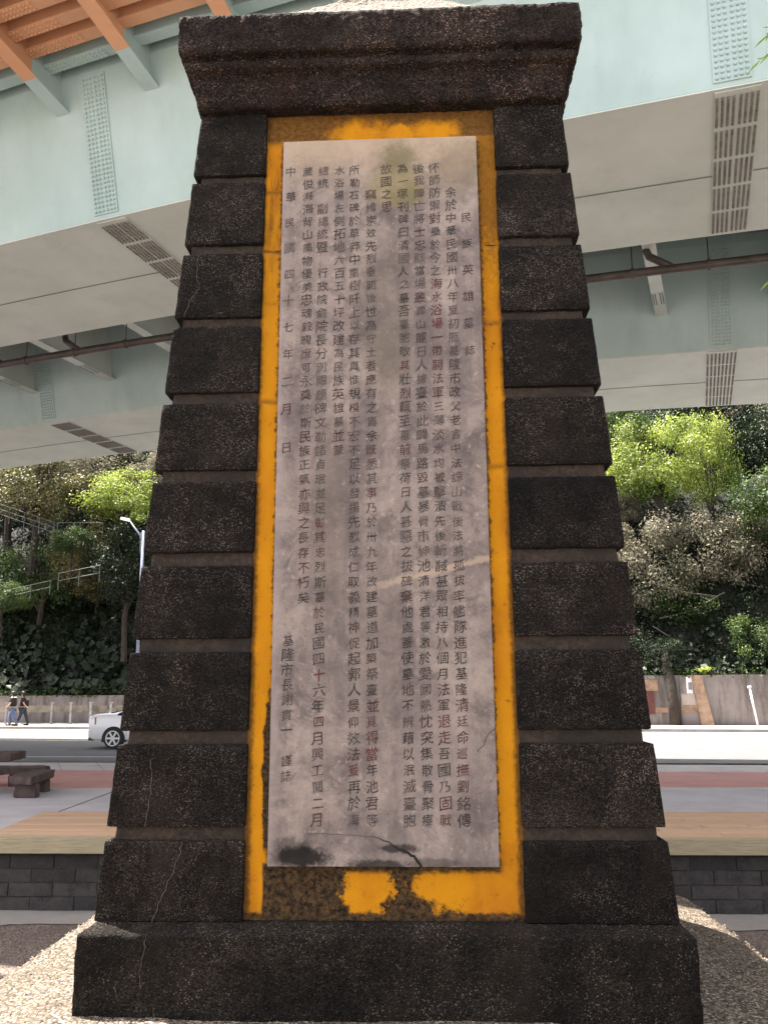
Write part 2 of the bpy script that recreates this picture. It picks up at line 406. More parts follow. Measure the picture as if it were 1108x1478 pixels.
# foliage
def leaf_mat(name, c1, c2, trans=.5, spec=.5, rough=.45):
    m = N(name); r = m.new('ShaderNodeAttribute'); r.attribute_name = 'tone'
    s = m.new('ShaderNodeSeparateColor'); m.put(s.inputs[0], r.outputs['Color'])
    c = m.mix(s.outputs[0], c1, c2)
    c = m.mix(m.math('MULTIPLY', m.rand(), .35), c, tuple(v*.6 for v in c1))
    m.put(m.b.inputs['Base Color'], c); m.b.inputs['Roughness'].default_value = rough; m.b.inputs['Specular IOR Level'].default_value = spec
    tr = m.new('ShaderNodeBsdfTranslucent'); m.put(tr.inputs[0], m.mix(.5, c, (.35, .5, .05), 'MULTIPLY')); m.put(tr.inputs[0], c)
    mx = m.new('ShaderNodeMixShader'); mx.inputs[0].default_value = trans
    m.t.links.new(m.b.outputs[0], mx.inputs[1]); m.t.links.new(tr.outputs[0], mx.inputs[2])
    m.t.links.new(mx.outputs[0], m.t.nodes['Material Output'].inputs[0]); return m.m
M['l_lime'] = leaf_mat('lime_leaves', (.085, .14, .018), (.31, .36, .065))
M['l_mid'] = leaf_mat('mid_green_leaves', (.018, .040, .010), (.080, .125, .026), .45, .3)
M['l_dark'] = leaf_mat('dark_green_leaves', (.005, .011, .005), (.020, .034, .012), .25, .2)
M['l_pale'] = leaf_mat('pale_pinkish_leaves', (.035, .050, .020), (.30, .255, .19), .3, .25, .6)  # leaf colour runs from dull green to a pale pinkish beige
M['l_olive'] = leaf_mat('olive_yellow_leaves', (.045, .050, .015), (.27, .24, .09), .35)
M['bark'] = plain('dark_bark', (.035, .026, .02), .95, .4, 6, .8)
M['barkp'] = plain('pale_bark', (.16, .13, .11), .95, .4, 6, .8)
M['soil'] = plain('dark_hill_soil', (.008, .009, .005), .95, .4, 1.2, .8)
M['rock'] = plain('grey_rock', (.38, .35, .35), .9, .4, 2.5, .9, bsc=6)
M['wallc'] = None
def wall_mat():
    m = N('streaked_wall_concrete'); m.pos()
    a = m.noise(.9, 6, .65); s = m.noise(2.2, 6, .7, stretch=(1, 1, .15))
    c = m.mix(m.ss(a, .35, .7), (.20, .175, .175), (.14, .125, .12)); c = m.mix(m.math('MULTIPLY', m.ss(s, .45, .7), .75), c, (.045, .038, .03))
    c = m.mix(m.math('MULTIPLY', m.ss(m.math('ADD', m.z, m.math('MULTIPLY', a, .8)), .9, .3), .5), c, (.075, .065, .06))
    m.bump(m.noise(14, 5), .5, .01); return m.out(c, .9)
M['wallc'] = wall_mat()
M['band'] = plain('faded_cream_band', (.27, .235, .185), .9, .4, 2); M['peach'] = plain('peach_painted_render', (.27, .18, .125), .85, .3, 3)
M['post'] = plain('galvanised_post', (.30, .29, .31), .5, .3, 6, .1); M['white'] = plain('white_painted_steel', (.62, .62, .64), .5, .2, 6, .1)
M['rail'] = plain('shade_darkened_railing_white', (.13, .14, .13), .6, .3, 3, .1)  # white railing, its colour darkened to stand in for the shade it is in
M['blueg'] = plain('pale_blue_grey_post_paint', (.17, .19, .27), .5, .15, 6, .1)
M['redsign'] = plain('dark_red_board', (.085, .018, .015), .7, .3, 6); M['paper'] = plain('white_notice', (.7, .68, .7), .7, .15, 9)
M['gtext'] = plain('grey_print', (.2, .2, .24), .8)
M['tabstone'] = plain('dark_brown_stone', (.085, .055, .048), .85, .4, 5, .8)
M['carw'] = plain('white_car_paint', (.78, .77, .80), .18, .02, 4, 0, spec=.6)
M['glass'] = plain('dark_car_glass', (.012, .013, .016), .06, .05, 3, 0, spec=.7); M['tyre'] = plain('black_rubber', (.018, .018, .018), .85, .2, 9)
M['alloy'] = plain('silver_alloy', (.55, .55, .57), .3, .05, 9, 0, metal=.7); M['tail'] = plain('red_lamp_lens', (.52, .02, .035), .2, .1, 5, 0)
M['bumperd'] = plain('dark_plastic', (.03, .03, .03), .6)
M['black'] = plain('black_cloth', (.012, .012, .014), .9, .3, 20); M['jeans'] = plain('blue_denim', (.10, .14, .25), .9, .3, 20); M['jeansd'] = plain('dark_denim', (.03, .04, .07), .9, .3, 20)
M['skin'] = plain('skin', (.45, .27, .19), .6, .1); M['hair'] = plain('black_hair', (.008, .007, .007), .6); M['wcloth'] = plain('white_cloth', (.7, .7, .7), .9, .1)
M['string'] = plain('white_string', (.8, .76, .68), .8, .1)

# ================================================================ LARGE STRUCTURE
def sheet(name, pts, z, mat, thick=None):
    """polygon slab given by its outline"""
    n = len(pts); V = [(x, y, z) for x, y in pts]; F = [tuple(range(n))]
    if thick:
        V += [(x, y, z-thick) for x, y in pts]
        F += [(i, i+n, (i+1) % n+n, (i+1) % n) for i in range(n)]
    m = MB().add(V, F).build(name, mat); tag(m, kind='structure'); return m
# ground: one sheet to the horizon
sheet('ground', [(-700, -700), (700, -700), (700, 700), (-700, 700)], -.76, M['ground'])
YB = 5.56
sheet('plaza', [(-70, YB), (70, YB), (70, 11.9), (-70, 10.6)], -.004, M['plaza'], .74)
def ln(a, b, x): return a+b*x
rn = lambda x: 16.5-.07*x; r2 = lambda x: 14.45-.05*x; r1 = lambda x: 11.25+.028*x
sheet('plaza_paving', [(-4.80, YB+.001), (60, YB+.001), (60, 11.6), (-60, 10.6), (-60, YB+.001)], 0, M['plaza'])
sheet('red_paving_strip', [(-60, r1(-20)), (60, r1(14)), (60, r2(20)), (-60, r2(-30))], .003, M['red'], .3)
# grey border of slabs along the kerb, each slab a piece
bw = tag(MB().hexa([(-60, r2(-30), -.3), (60, r2(20), -.3), (-60, rn(-60)-.25, -.3), (60, rn(60)-.25, -.3), (-60, r2(-30), -.012), (60, r2(20), -.012), (-60, rn(-60)-.25, -.012), (60, rn(60)-.25, -.012)]).build('slab_border', M['slab']), kind='structure')
for i in range(-18, 18):
    x0 = i*.95; sk = -.9
    a = (x0, r2(x0)+.01); b = (x0+.93, r2(x0+.93)+.01); c = (x0+.93+sk, rn(x0+.93+sk)-.27); d = (x0+sk, rn(x0+sk)-.27)
    MB().hexa([(a[0], a[1], -.01), (b[0], b[1], -.01), (d[0], d[1], -.01), (c[0], c[1], -.01), (a[0], a[1], .006), (b[0], b[1], .006), (d[0], d[1], .006), (c[0], c[1], .006)]).build('paving_slab', M['slab'], bw)
kerb = tag(MB().hexa([(-80, rn(-80)-.25, -.4), (80, rn(80)-.25, -.4), (-80, rn(-80), -.4), (80, rn(80), -.4), (-80, rn(-80)-.25, .008), (80, rn(80)-.25, .008), (-80, rn(-80), .0), (80, rn(80), .0)]).build('near_kerb', M['walk']), kind='structure')
rf = lambda x: 36.7-.19*x; wy = lambda x: 41.6-.21*x
sheet('road', [(-90, rn(-90)-.1), (90, rn(90)-.1), (90, rf(90)+.1), (-90, rf(-90)+.1)], -.08, M['asphalt'], .5)
tag(MB().hexa([(-90, rf(-90), -.3), (90, rf(90), -.3), (-90, rf(-90)+.22, -.3), (90, rf(90)+.22, -.3), (-90, rf(-90), .045), (90, rf(90), .045), (-90, rf(-90)+.22, .05), (90, rf(90)+.22, .05)]).build('far_kerb', M['walk']), kind='structure')
sheet('far_pavement', [(-90, rf(-90)+.2), (90, rf(90)+.2), (90, wy(90)+.4), (-90, wy(-90)+.4)], .04, M['walk'], .4)
lane = lambda x: 25.9-.235*x
MB().hexa([(-60, lane(-60)-.07, -.079), (60, lane(60)-.07, -.079), (-60, lane(-60)+.07, -.079), (60, lane(60)+.07, -.079), (-60, lane(-60)-.07, -.076), (60, lane(60)-.07, -.076), (-60, lane(-60)+.07, -.076), (60, lane(60)+.07, -.076)]).build('road_line', M['paintw'])['kind'] = 'structure'
edge = lambda x: 35.9-.19*x
MB().hexa([(-60, edge(-60)-.12, -.079), (60, edge(60)-.12, -.079), (-60, edge(-60)+.12, -.079), (60, edge(60)+.12, -.079), (-60, edge(-60)-.12, -.076), (60, edge(60)-.12, -.076), (-60, edge(-60)+.12, -.076), (60, edge(60)+.12, -.076)]).build('road_edge_line', M['paintw'])['kind'] = 'structure'
MB().hexa([(-12, 20.2, -.079), (-7, 19.9, -.079), (-12, 20.5, -.079), (-7, 20.2, -.079), (-12, 20.2, -.076), (-7, 19.9, -.076), (-12, 20.5, -.076), (-7, 20.2, -.076)]).build('road_lane_dash', M['paintg'])['kind'] = 'structure'
# plaza control joint
MB().tube([(-4.88, 7.9, .002), (-5.02, 10.7, .002)], .006, 4).build('control_joint', M['asphalt'])['kind'] = 'structure'

sheet('rear_bounce_sheet', [(-60, -60), (60, -60), (60, -8), (-60, -8)], -.75, M['slab2'])  # unseen sheet added behind the camera to bounce light forward and up
# mound of washed pebble concrete under the monument
def mound():
    nx, ny = 150, 110
    X = np.linspace(-4.2, 4.2, nx); Y = np.linspace(-4.4, 3.75, ny)
    XX, YY = np.meshgrid(X, Y, indexing='ij')
    P0 = np.stack([XX.ravel(), YY.ravel(), 0*XX.ravel()], 1)
    z = np.zeros(len(P0))
    ax = np.abs(P0[:, 0])
    z -= np.where(ax > 1.55, (ax-1.55)*.17, 0)
    z -= np.where(ax > 2.45, (ax-2.45)*.62, 0)
    z -= np.where(P0[:, 1] < -.3, (-.3-P0[:, 1])*.13, 0)
    z -= np.clip(P0[:, 1]-3.50, 0, 1)*4.0
    z += fbm(P0, 1.3, 3)*.015+vnoise(P0, 22, 5)*.006
    z = np.maximum(z, -.80)
    P0[:, 2] = z
    i = np.arange(nx-1)[:, None]*ny+np.arange(ny-1)[None, :]; i = i.ravel()
    F = np.stack([i, i+ny, i+ny+1, i+1], 1)
    o = mesh_np('gravel_mound', P0, F, M['mound'], smooth=True); tag(o, kind='structure')
    # loose pebbles on the surface
    n = 9000
    px = rng.uniform(-4, 4, n); py = rng.uniform(-3.2, 3.52, n)
    ii = np.clip(((px+4.2)/8.4*(nx-1)).round().astype(int), 0, nx-1); jj = np.clip(((py+4.4)/8.15*(ny-1)).round().astype(int), 0, ny-1)
    pz = z.reshape(nx, ny)[ii, jj]
    ok = (pz > -.78) & ~((np.abs(px) < 1.6) & (py > -.1))
    px, py, pz = px[ok], py[ok], pz[ok]; n = len(px)
    r = rng.uniform(.006, .014, n)
    base = np.array([(1, 0, 0), (-1, 0, 0), (0, 1, 0), (0, -1, 0), (0, 0, .8), (0, 0, -.8)])
    V = np.stack([px, py, pz+.002], 1)[:, None, :]+base[None]*r[:, None, None]*rng.uniform(.7, 1.3, (n, 6, 1))
    f = np.array([(0, 2, 4), (2, 1, 4), (1, 3, 4), (3, 0, 4)])
    F = (np.arange(n)*6)[:, None, None]+f[None]
    tag(mesh_np('loose_pebbles', V.reshape(-1, 3), F.reshape(-1, 3), M['mound']), 'small loose pebbles scattered over the gravel mound', 'pebbles', kind='stuff')
mound()

# ---------------------------------------------------------------- monument
def rbox(L, r, step, amp, seed, warp=None):
    """box surface of size L from its corner, rounded edges, fine grid, roughened; warp maps points"""
    n = [max(2, int(round(l/step))) for l in L]
    Vs, Fs, b = [], [], 0
    for ax in range(3):
        u, v = [(1, 2), (2, 0), (0, 1)][ax]
        for side in (0, 1):
            gu, gv = np.meshgrid(np.linspace(0, 1, n[u]+1), np.linspace(0, 1, n[v]+1), indexing='ij')
            P = np.zeros((gu.size, 3)); P[:, u] = gu.ravel()*L[u]; P[:, v] = gv.ravel()*L[v]; P[:, ax] = side*L[ax]
            i = (np.arange(n[u])[:, None]*(n[v]+1)+np.arange(n[v])[None, :]).ravel()
            F = np.stack([i, i+n[v]+1, i+n[v]+2, i+1], 1)
            if side == 0: F = F[:, ::-1]
            Vs.append(P); Fs.append(F+b); b += len(P)
    P = np.concatenate(Vs); F = np.concatenate(Fs)
    La = np.array(L); inner = np.clip(P, r, La-r); d = P-inner; ln_ = np.linalg.norm(d, axis=1, keepdims=True)
    nrm = d/np.maximum(ln_, 1e-9); P = inner+nrm*r
    if warp is not None: P = warp(P)
    P = P+nrm*(fbm(P, 16, seed)*amp+vnoise(P, 60, seed+9)*amp*.7)[:, None]
    return P, F
mon = empty('stone_monument', (0, 0, 0), label='dark grey stone monument with stepped corner blocks, yellow frame and carved marble tablet', cat='monument')
zb = [(5.158, 4.733), (4.686, 4.271), (4.21, 3.797), (3.742, 3.328), (3.262, 2.86), (2.792, 2.382), (2.305, 1.9), (1.825, 1.403), (1.333, .906), (.839, .437)]
hw = lambda z: 1.511-.0835*(z-.437)          # outer half width of the corner blocks
iw = lambda z: .733-.0061*(z-.437)           # half width of the panel opening
fy = lambda z: .0076*(z-.437)                # front face
ry = lambda z: 3.02-.12*(z-.437)             # rear face
def corner_block(zt, zb_, side, rear, seed):
    L = (.80, .80, zt-zb_)
    def warp(P):
        z = zb_+P[:, 2]; o, i = hw(z), iw(z)
        w = o-i; x = side*(o-(P[:, 0]/L[0])*w)
        y = (ry(z)-P[:, 1]) if rear else (fy(z)+P[:, 1])
        return np.stack([x, y, z], 1)
    st = .02 if not rear else .05
    P, F = rbox(L, .012, st, .0028 if not rear else .002, seed, warp)
    if (side < 0) == (not rear): pass
    else: F = F[:, ::-1]
    if side > 0: pass
    return mesh_np('stone_block', P, F, M['stone'], mon, smooth=False)
for k, (a, b) in enumerate(zb):
    for side in (-1, 1):
        corner_block(a, b, side, False, k*7+side); corner_block(a, b, side, True, k*7+side+90)
# core seen in the joints, recessed
V = []
for z in (.40, 5.17):
    for y in (fy(z)+.058, ry(z)-.058):
        for x in (-1, 1): V.append((x*(hw(z)-.055), y, z))
MB().hexa(V).build('mortar_core', M['joint'], mon)
# mortar strips in the front joints, uneven
for k in range(9):
    zt, zb_ = zb[k][1], zb[k+1][0]
    for side in (-1, 1):
        L = (.72, .10, zt-zb_+.02)
        def warp(P, side=side, zt=zt, zb_=zb_):
            z = zb_-.01+P[:, 2]; o = hw(z)-.045; i = iw(z)+.008
            return np.stack([side*(o-(P[:, 0]/.72)*(o-i)), fy(z)+.032+P[:, 1], z], 1)
        P, F = rbox(L, .008, .02, .006, 300+k*3+side, warp)
        mesh_np('joint_mortar', P, F if side < 0 else F[:, ::-1], M['joint'], mon)
# plinth with sloped shoulder
def ringmesh(name, prof, hxf, yf, yr, mat, amp, seed, nx=150, ny=150, cap=True, step=.018):
    """sweep a profile of (offset, z) round the rectangle; offset is added to every side"""
    pts = [prof[0]]
    for p, q in zip(prof, prof[1:]):
        m = max(1, int(math.hypot(q[0]-p[0], q[1]-p[1])/step))
        for i in range(1, m+1): pts.append((p[0]+(q[0]-p[0])*i/m, p[1]+(q[1]-p[1])*i/m))
    rings = []
    for o, z in pts:
        x = hxf+o; y0 = yf-o; y1 = yr+o
        t = np.linspace(0, 1, nx, endpoint=False); s = np.linspace(0, 1, ny, endpoint=False)
        R = np.concatenate([np.stack([-x+2*x*t, 0*t+y0], 1), np.stack([0*s+x, y0+(y1-y0)*s], 1), np.stack([x-2*x*t, 0*t+y1], 1), np.stack([0*s-x, y1-(y1-y0)*s], 1)])
        rings.append(np.column_stack([R, np.full(len(R), z)]))
    n = len(rings[0]); P = np.concatenate(rings)
    c = np.array([0, (yf+yr)/2, 0]); dn = (P-c)*np.array([1, 1, 0]); q = np.abs(dn)/np.array([hxf, (yr-yf)/2, 1]); 
    nr = np.where((q[:, 0] > q[:, 1])[:, None], np.stack([np.sign(dn[:, 0]), 0*q[:, 0], 0*q[:, 0]], 1), np.stack([0*q[:, 0], np.sign(dn[:, 1]), 0*q[:, 0]], 1))
    P = P+nr*(fbm(P, 14, seed)*amp+vnoise(P, 75, seed+5)*amp)[:, None]
    P[:, 2] += (fbm(P, 9, seed+3)*amp*.8+vnoise(P, 70, seed+8)*amp*.8)
    F = []
    i = (np.arange(len(pts)-1)[:, None]*n+np.arange(n)[None, :])
    j = (np.arange(len(pts)-1)[:, None]*n+(np.arange(n)[None, :]+1) % n)
    F = np.stack([i.ravel(), j.ravel(), (j+n).ravel(), (i+n).ravel()], 1)
    return mesh_np(name, P, F, mat, mon)
ringmesh('plinth', [(.055, -.12), (.055, .385), (.052, .393), (.046, .399), (-.035, .438), (-.4, .445)], 1.51, -.03, 3.05, M['plinth'], .004, 11, 170, 90)
ringmesh('cornice', [(-.3, 5.158), (.0, 5.160), (.014, 5.168), (.016, 5.20), (.022, 5.23), (.040, 5.365), (.044, 5.375), (.078, 5.380), (.086, 5.395), (.086, 5.425), (.078, 5.440), (.058, 5.448), (.060, 5.470), (.112, 5.474), (.119, 5.49), (.119, 5.70), (.114, 5.738), (.10, 5.75), (-.2, 5.80)], 1.117, .0, ry(5.16)+.02, M['stone2'], .0046, 21, 200, 150)
yc = (ry(5.16)+.02)/2
prof = [(.06, 5.752)]+[(.06-s*1.17, 5.752+(1.02*min(s, .70)+2.1*max(0, s-.70))*1.27) for s in (.2, .4, .55, .70, .76, .82, .9, .985)]
ringmesh('pyramid_roof', prof, 1.117, yc-1.117, yc+1.117, M['mound'], .006, 31, 90, 90, step=.03)

# yellow painted panel recessed between the corner blocks
def panel():
    nx, nz = 120, 300
    U = np.linspace(-1, 1, nx); Z = np.linspace(.40, 5.17, nz)
    UU, ZZ = np.meshgrid(U, Z, indexing='ij')
    P = np.stack([UU.ravel()*(iw(ZZ.ravel())+.03), fy(ZZ.ravel())+.050, ZZ.ravel()], 1)
    P[:, 1] += fbm(P, 5, 40)*.004+vnoise(P, 40, 44)*.0018
    for zz, sd_ in ((4.63, -1), (4.24, -1), (3.28, -1), (4.25, 1), (3.74, 1), (2.87, 1)):
        g = np.exp(-((P[:, 2]-zz-.02*vnoise(P, 3, 50))/.012)**2)*(P[:, 0]*sd_ > 0); P[:, 1] += g*.005
    i = (np.arange(nx-1)[:, None]*nz+np.arange(nz-1)[None, :]).ravel()
    F = np.stack([i, i+nz, i+nz+1, i+1], 1)
    return mesh_np('yellow_panel', P, F, M['yellow'], mon, smooth=True)
panel()
# marble tablet
def tw_(z): return .606-.0038*(z-.71)
L = (1.2, .055, 4.219)
def warp(P):
    z = .711+P[:, 2]; x = (P[:, 0]/1.2*2-1)*tw_(z)
    # broken corner under the crack
    return np.stack([x, .003+P[:, 1], z], 1)
P, F = rbox(L, .004, .025, .0008, 60, warp)
tab = mesh_np('marble_tablet', P, F, M['marble'], mon)
# crack across the lower right of the tablet: a widening dark cleft, and thin cracks
def ribbon(name, pts, widths, mat, parent, y=0.0, dy=None):
    V = []; F = []
    for i, (x, z) in enumerate(pts):
        a = Vector(pts[min(i+1, len(pts)-1)])-Vector(pts[max(i-1, 0)]); a.normalize(); nn = Vector((-a.y, a.x))*widths[i]/2
        yy = y if dy is None else y+fy(z)
        V += [(x+nn.x, yy, z+nn.y), (x-nn.x, yy, z-nn.y)]
    for i in range(len(pts)-1): F.append((2*i, 2*i+1, 2*i+3, 2*i+2))
    return mesh_np(name, V, F, mat, parent)
def jag(p, n, amp, seed):
    r = random.Random(seed); out = []
    for a, b in zip(p, p[1:]):
        for i in range(n):
            t = i/n; out.append((a[0]+(b[0]-a[0])*t+r.uniform(-amp, amp), a[1]+(b[1]-a[1])*t+r.uniform(-amp, amp)))
    out.append(p[-1]); return out
c = jag([(-.06, .862), (.03, .835), (.085, .800), (.13, .785), (.17, .755), (.20, .712)], 4, .004, 5)
ribbon('crack', c, [.002+.011*min(1, i/14) for i in range(len(c))], M['dark'], tab, -.0005)
c = jag([(-.40, .875), (-.22, .872), (-.06, .862)], 8, .005, 6); ribbon('crack', c, [.0022]*len(c), M['crack'], tab, -.0005)
c = jag([(.607, 1.418), (.56, 1.37), (.54, 1.33), (.505, 1.29)], 5, .004, 7); ribbon('crack', c, [.0025]*len(c), M['dark'], tab, -.0005)
# hairline cracks in the corner blocks
for pts, w, mt in (([(-1.10, 4.205), (-1.105, 4.08), (-1.085, 3.98), (-1.14, 3.9), (-1.17, 3.80)], .005, 'crack'),
               ([(-1.245, 1.26), (-1.235, 1.13), (-1.25, 1.0), (-1.262, .91)], .006, 'crack'),
               ([(-1.06, .83), (-1.07, .77), (-1.11, .66), (-1.17, .52), (-1.20, .44)], .006, 'crack')):
    c = jag(pts, 6, .005, len(pts)); ribbon('crack', c, [w*random.uniform(.4, 1.1) for _ in c], M[mt], mon, -.006, 1)
c = jag([(-1.20, .40), (-1.21, .33), (-1.23, .22), (-1.22, .15)], 6, .006, 3); ribbon('crack', c, [.006*random.uniform(.3, 1.1) for _ in c], M['crack'], mon, -.092)
c = jag([(-.60, 5.20), (-.59, 5.30), (-.60, 5.36)], 6, .004, 3)

# inscription, carved and painted column by column (right to left)
COLS = [(.518, [(4+2*i, ch) for i, ch in enumerate('民族英雄墓誌')]),
        (.428, '　　余於中華民國卅八年夏初蒞基隆市政父老言中法諒山戰後法將孤拔率艦隊進犯基隆清廷命巡撫劉銘傳'),
        (.331, '怀師防禦對壘於今之海水浴場一帶嗣法軍三薄淡水均被擊潰先後斬馘甚眾相持八個月法軍退走吾國乃固戰'),
        (.237, '後我陣亡將士忠骸當場叢葬山麓日人據臺於此闢馬路毀墓暴骨市紳池清洋君等激於愛國熱忱突集散骨聚瘞'),
        (.140, '為一塚刊碑曰清國人之墓吾臺胞敬其壯烈輒至墓前祭荷日人甚惡之拔碑棄他處蓋使墓地不辨藉以泯滅臺胞'),
        (.041, '故國之思'),
        (-.053, '　　竊維崇效先烈垂範後世為守土者應有之責余既悉其事乃於卅九年改建墓道加築祭臺並覓得當年池君等'),
        (-.152, '所勒石碑於草莽中重樹阡上以存其真惟規模不宏不足以發揚先烈成仁取義精神促起郭人景仰效法爰再於海'),
        (-.243, '水浴場左側拓地六百五十坪改建為民族英雄墓並蒙'),
        (-.343, '總統　副總統暨　行政院俞院長分別賜題碑文勒諸貞珉並足彰其忠烈斯墓於民國四十六年四月興工閱二月'),
        (-.434, '蕆俊瀕海背山風物優美忠魂毅魄庶可永奠於斯民族正氣亦與之長存不朽矣'),
        (-.542, [(2*i, ch) for i, ch in enumerate('中華民國四十七年二月')]+[(20.75, '日')]),
        (-.515, [(33.8+.95*i, ch) for i, ch in enumerate('基隆市長謝貫一　謹誌')])]
REDS = {2: {12: 1, 10: .6, 11: .9, 13: .5, 14: .5, 15: .7, 16: .6, 17: .6, 39: 1, 40: .8, 44: .7, 45: .7, 9: .9}, 4: {15: 1, 19: .3, 21: .4}, 6: {24: .6, 39: .7, 40: .6, 41: .9, 38: .5},
        7: {42: 1, 5: .1}, 9: {26: .8, 27: .6, 28: .7, 29: .4, 36: 1, 39: .8, 42: .7, 44: .8, 45: .7, 40: .5}, 10: {24: .5, 25: .6, 26: .7, 28: .6, 29: .9, 30: .6}, 1: {38: .3, 39: .4, 40: .6, 41: .8, 42: .8, 43: .6},
        11: {9: .4, 10: .6}, 0: {}}
fc = bpy.data.curves.new('glyph_source', 'FONT'); fo = bpy.data.objects.new('glyph_source', fc); COL.objects.link(fo)
fc.resolution_u = 2; fc.offset = 0
GL = {}
def glyph(ch):
    if ch not in GL:
        fc.body = ch; bpy.context.view_layer.update()
        e = fo.evaluated_get(bpy.context.evaluated_depsgraph_get()); me = e.to_mesh()
        V = np.array([v.co[:2] for v in me.vertices]).reshape(-1, 2); F = [tuple(p.vertices) for p in me.polygons]; e.to_mesh_clear()
        GL[ch] = (V-np.array([.5, .38]), F)
    return GL[ch]
def flush(VV, FF, AA):
    o = mesh_np('inscription_column', np.concatenate(VV), FF, M['ink'], tab)
    at = o.data.attributes.new('ink', 'FLOAT_COLOR', 'POINT'); at.data.foreach_set('color', np.array(AA, np.float32).ravel())
PITCH = 3.777/45; rr = random.Random(11)
for ci, (cx, txt) in enumerate(COLS):
    items = [(i, ch) for i, ch in enumerate(txt)] if isinstance(txt, str) else txt
    VV, FF, AA, b = [], [], [], 0
    for k, (slot, ch) in enumerate(items):
        if ch == '　':
            if VV: flush(VV, FF, AA); VV, FF, AA, b = [], [], [], 0
            continue
        V, F = glyph(ch); s = .0705*rr.uniform(.86, 1.08); an = rr.uniform(-.06, .06)
        G = V.copy(); G[:, 1] += G[:, 0]*.13; G[:, 0] += G[:, 1]*.0
        # brush-like wobble, thinner and thicker strokes
        Q = np.column_stack([G*1.0, np.full(len(G), slot*3.1+ci)]); G[:, 0] += vnoise(Q, 4, 1)*.036; G[:, 1] += vnoise(Q, 4, 2)*.036; G[:, 0] += vnoise(Q, 13, 3)*.020; G[:, 1] += vnoise(Q, 13, 4)*.026
        G = G*np.array([1.0, 1.02])*s; G = G@np.array([[math.cos(an), math.sin(an)], [-math.sin(an), math.cos(an)]])
        z = 4.722-slot*PITCH+rr.uniform(-.002, .002); x = cx+rr.uniform(-.003, .003)
        VV.append(np.column_stack([G[:, 0]+x, np.full(len(G), .0012), G[:, 1]+z])); FF += [tuple(i+b for i in f) for f in F]; b += len(G)
        red = REDS.get(ci, {}).get(k, rr.choice([0, 0, 0, 0, .15, .25])); fade = rr.choice([0, .1, .2, .35, .6, .8]) if z > 2.2 else rr.choice([0, 0, .1, .3, .5])
        AA += [(red, fade*(1-red), 0, 1)]*len(G)
    if VV: flush(VV, FF, AA)
bpy.data.objects.remove(fo); bpy.data.curves.remove(fc)

# white string on the ground by the plinth
tag(MB().tube([(-1.66, -.11, .03), (-1.60, -.16, .028), (-1.55, -.22, .02), (-1.53, -.3, .012), (-1.49, -.42, .008), (-1.5, -.55, .006)], .0028, 5).build('white_string', M['string'], smooth=True), 'short white string lying on the gravel by the left corner of the plinth', 'string')

# ---------------------------------------------------------------- block wall and timber deck
bwall = empty('block_wall', (0, 5.6, -.76), label='low grey concrete block retaining wall under the timber deck', cat='wall')
o = MB().box((0, 5.585, -.45), (34, .12, .60)).build('mortar_bed', M['mortar']); o.parent = bwall; o.matrix_parent_inverse = Matrix.Translation((0, -5.6, .76))
P, F = rbox((.492, .10, .1405), .008, .05, .003, 5)
P -= np.array([.243, .0, .069]); bme = mesh_np('concrete_block', P, F, M['block'])
first = True
for row in range(4):
    for i in range(-12, 12):
        x = i*.5+(.25 if row % 2 else 0)+.06; z = -.75+.074+row*.1475
        o = bme if first else bme.copy()
        if not first: COL.objects.link(o)
        first = False
        o.parent = bwall; o.location = (x, 5.512-5.6+rr.uniform(-.006, .006), z+.76)
def footing():
    xs_ = np.linspace(-9, 9, 160); e = 4.95+.10*vnoise(np.column_stack([xs_, xs_*0, xs_*0]), 1.6, 5)+.05*vnoise(np.column_stack([xs_, xs_*0, xs_*0]), 7, 6)
    V = []; 
    for x_, y_ in zip(xs_, e): V += [(x_, y_, -.752), (x_, 5.53, -.744)]
    tag(mesh_np('wall_footing_strip', V, [(2*i, 2*i+2, 2*i+3, 2*i+1) for i in range(159)], M['slab2']), kind='structure')
footing()
deck = empty('timber_deck', (0, 6.5, 0), label='low tan timber deck with olive front board behind the monument', cat='deck')
def dk(o):
    o.parent = deck; o.matrix_parent_inverse = Matrix.Translation((0, -6.5, 0)); return o
plank_me = {}
for row in range(15):
    y = 5.52+row*.143+.07; x = -4.78-.09*(y-5.5); off = [3.0, 1.9, 2.5, 1.3][row % 4]; 
    x0 = x; k = 0
    while x0 < 6.2:
        l = off if k == 0 else 3.2
        x1 = min(x0+l, 6.4)
        dk(MB().box(((x0+x1)/2, y, .022+rr.uniform(-.0015, .0015)), (x1-x0-.010, .131, .03)).build('plank', M['wood'])); x0 = x1; k += 1
for a, b in ((-4.78, -1.6), (-1.595, 1.6), (1.605, 6.4)):
    dk(MB().box(((a+b)/2, 5.435, -.048), (b-a-.004, .045, .165)).build('front_board', M['fascia'], bevel=.004))
    dk(MB().box(((a+b)/2, 5.485, .022), (b-a-.004, .055, .032)).build('edge_board', M['fascia']))
dk(MB().box((.8, 6.5, -.03), (11.1, 1.9, .05)).build('deck_frame', M['dark']))

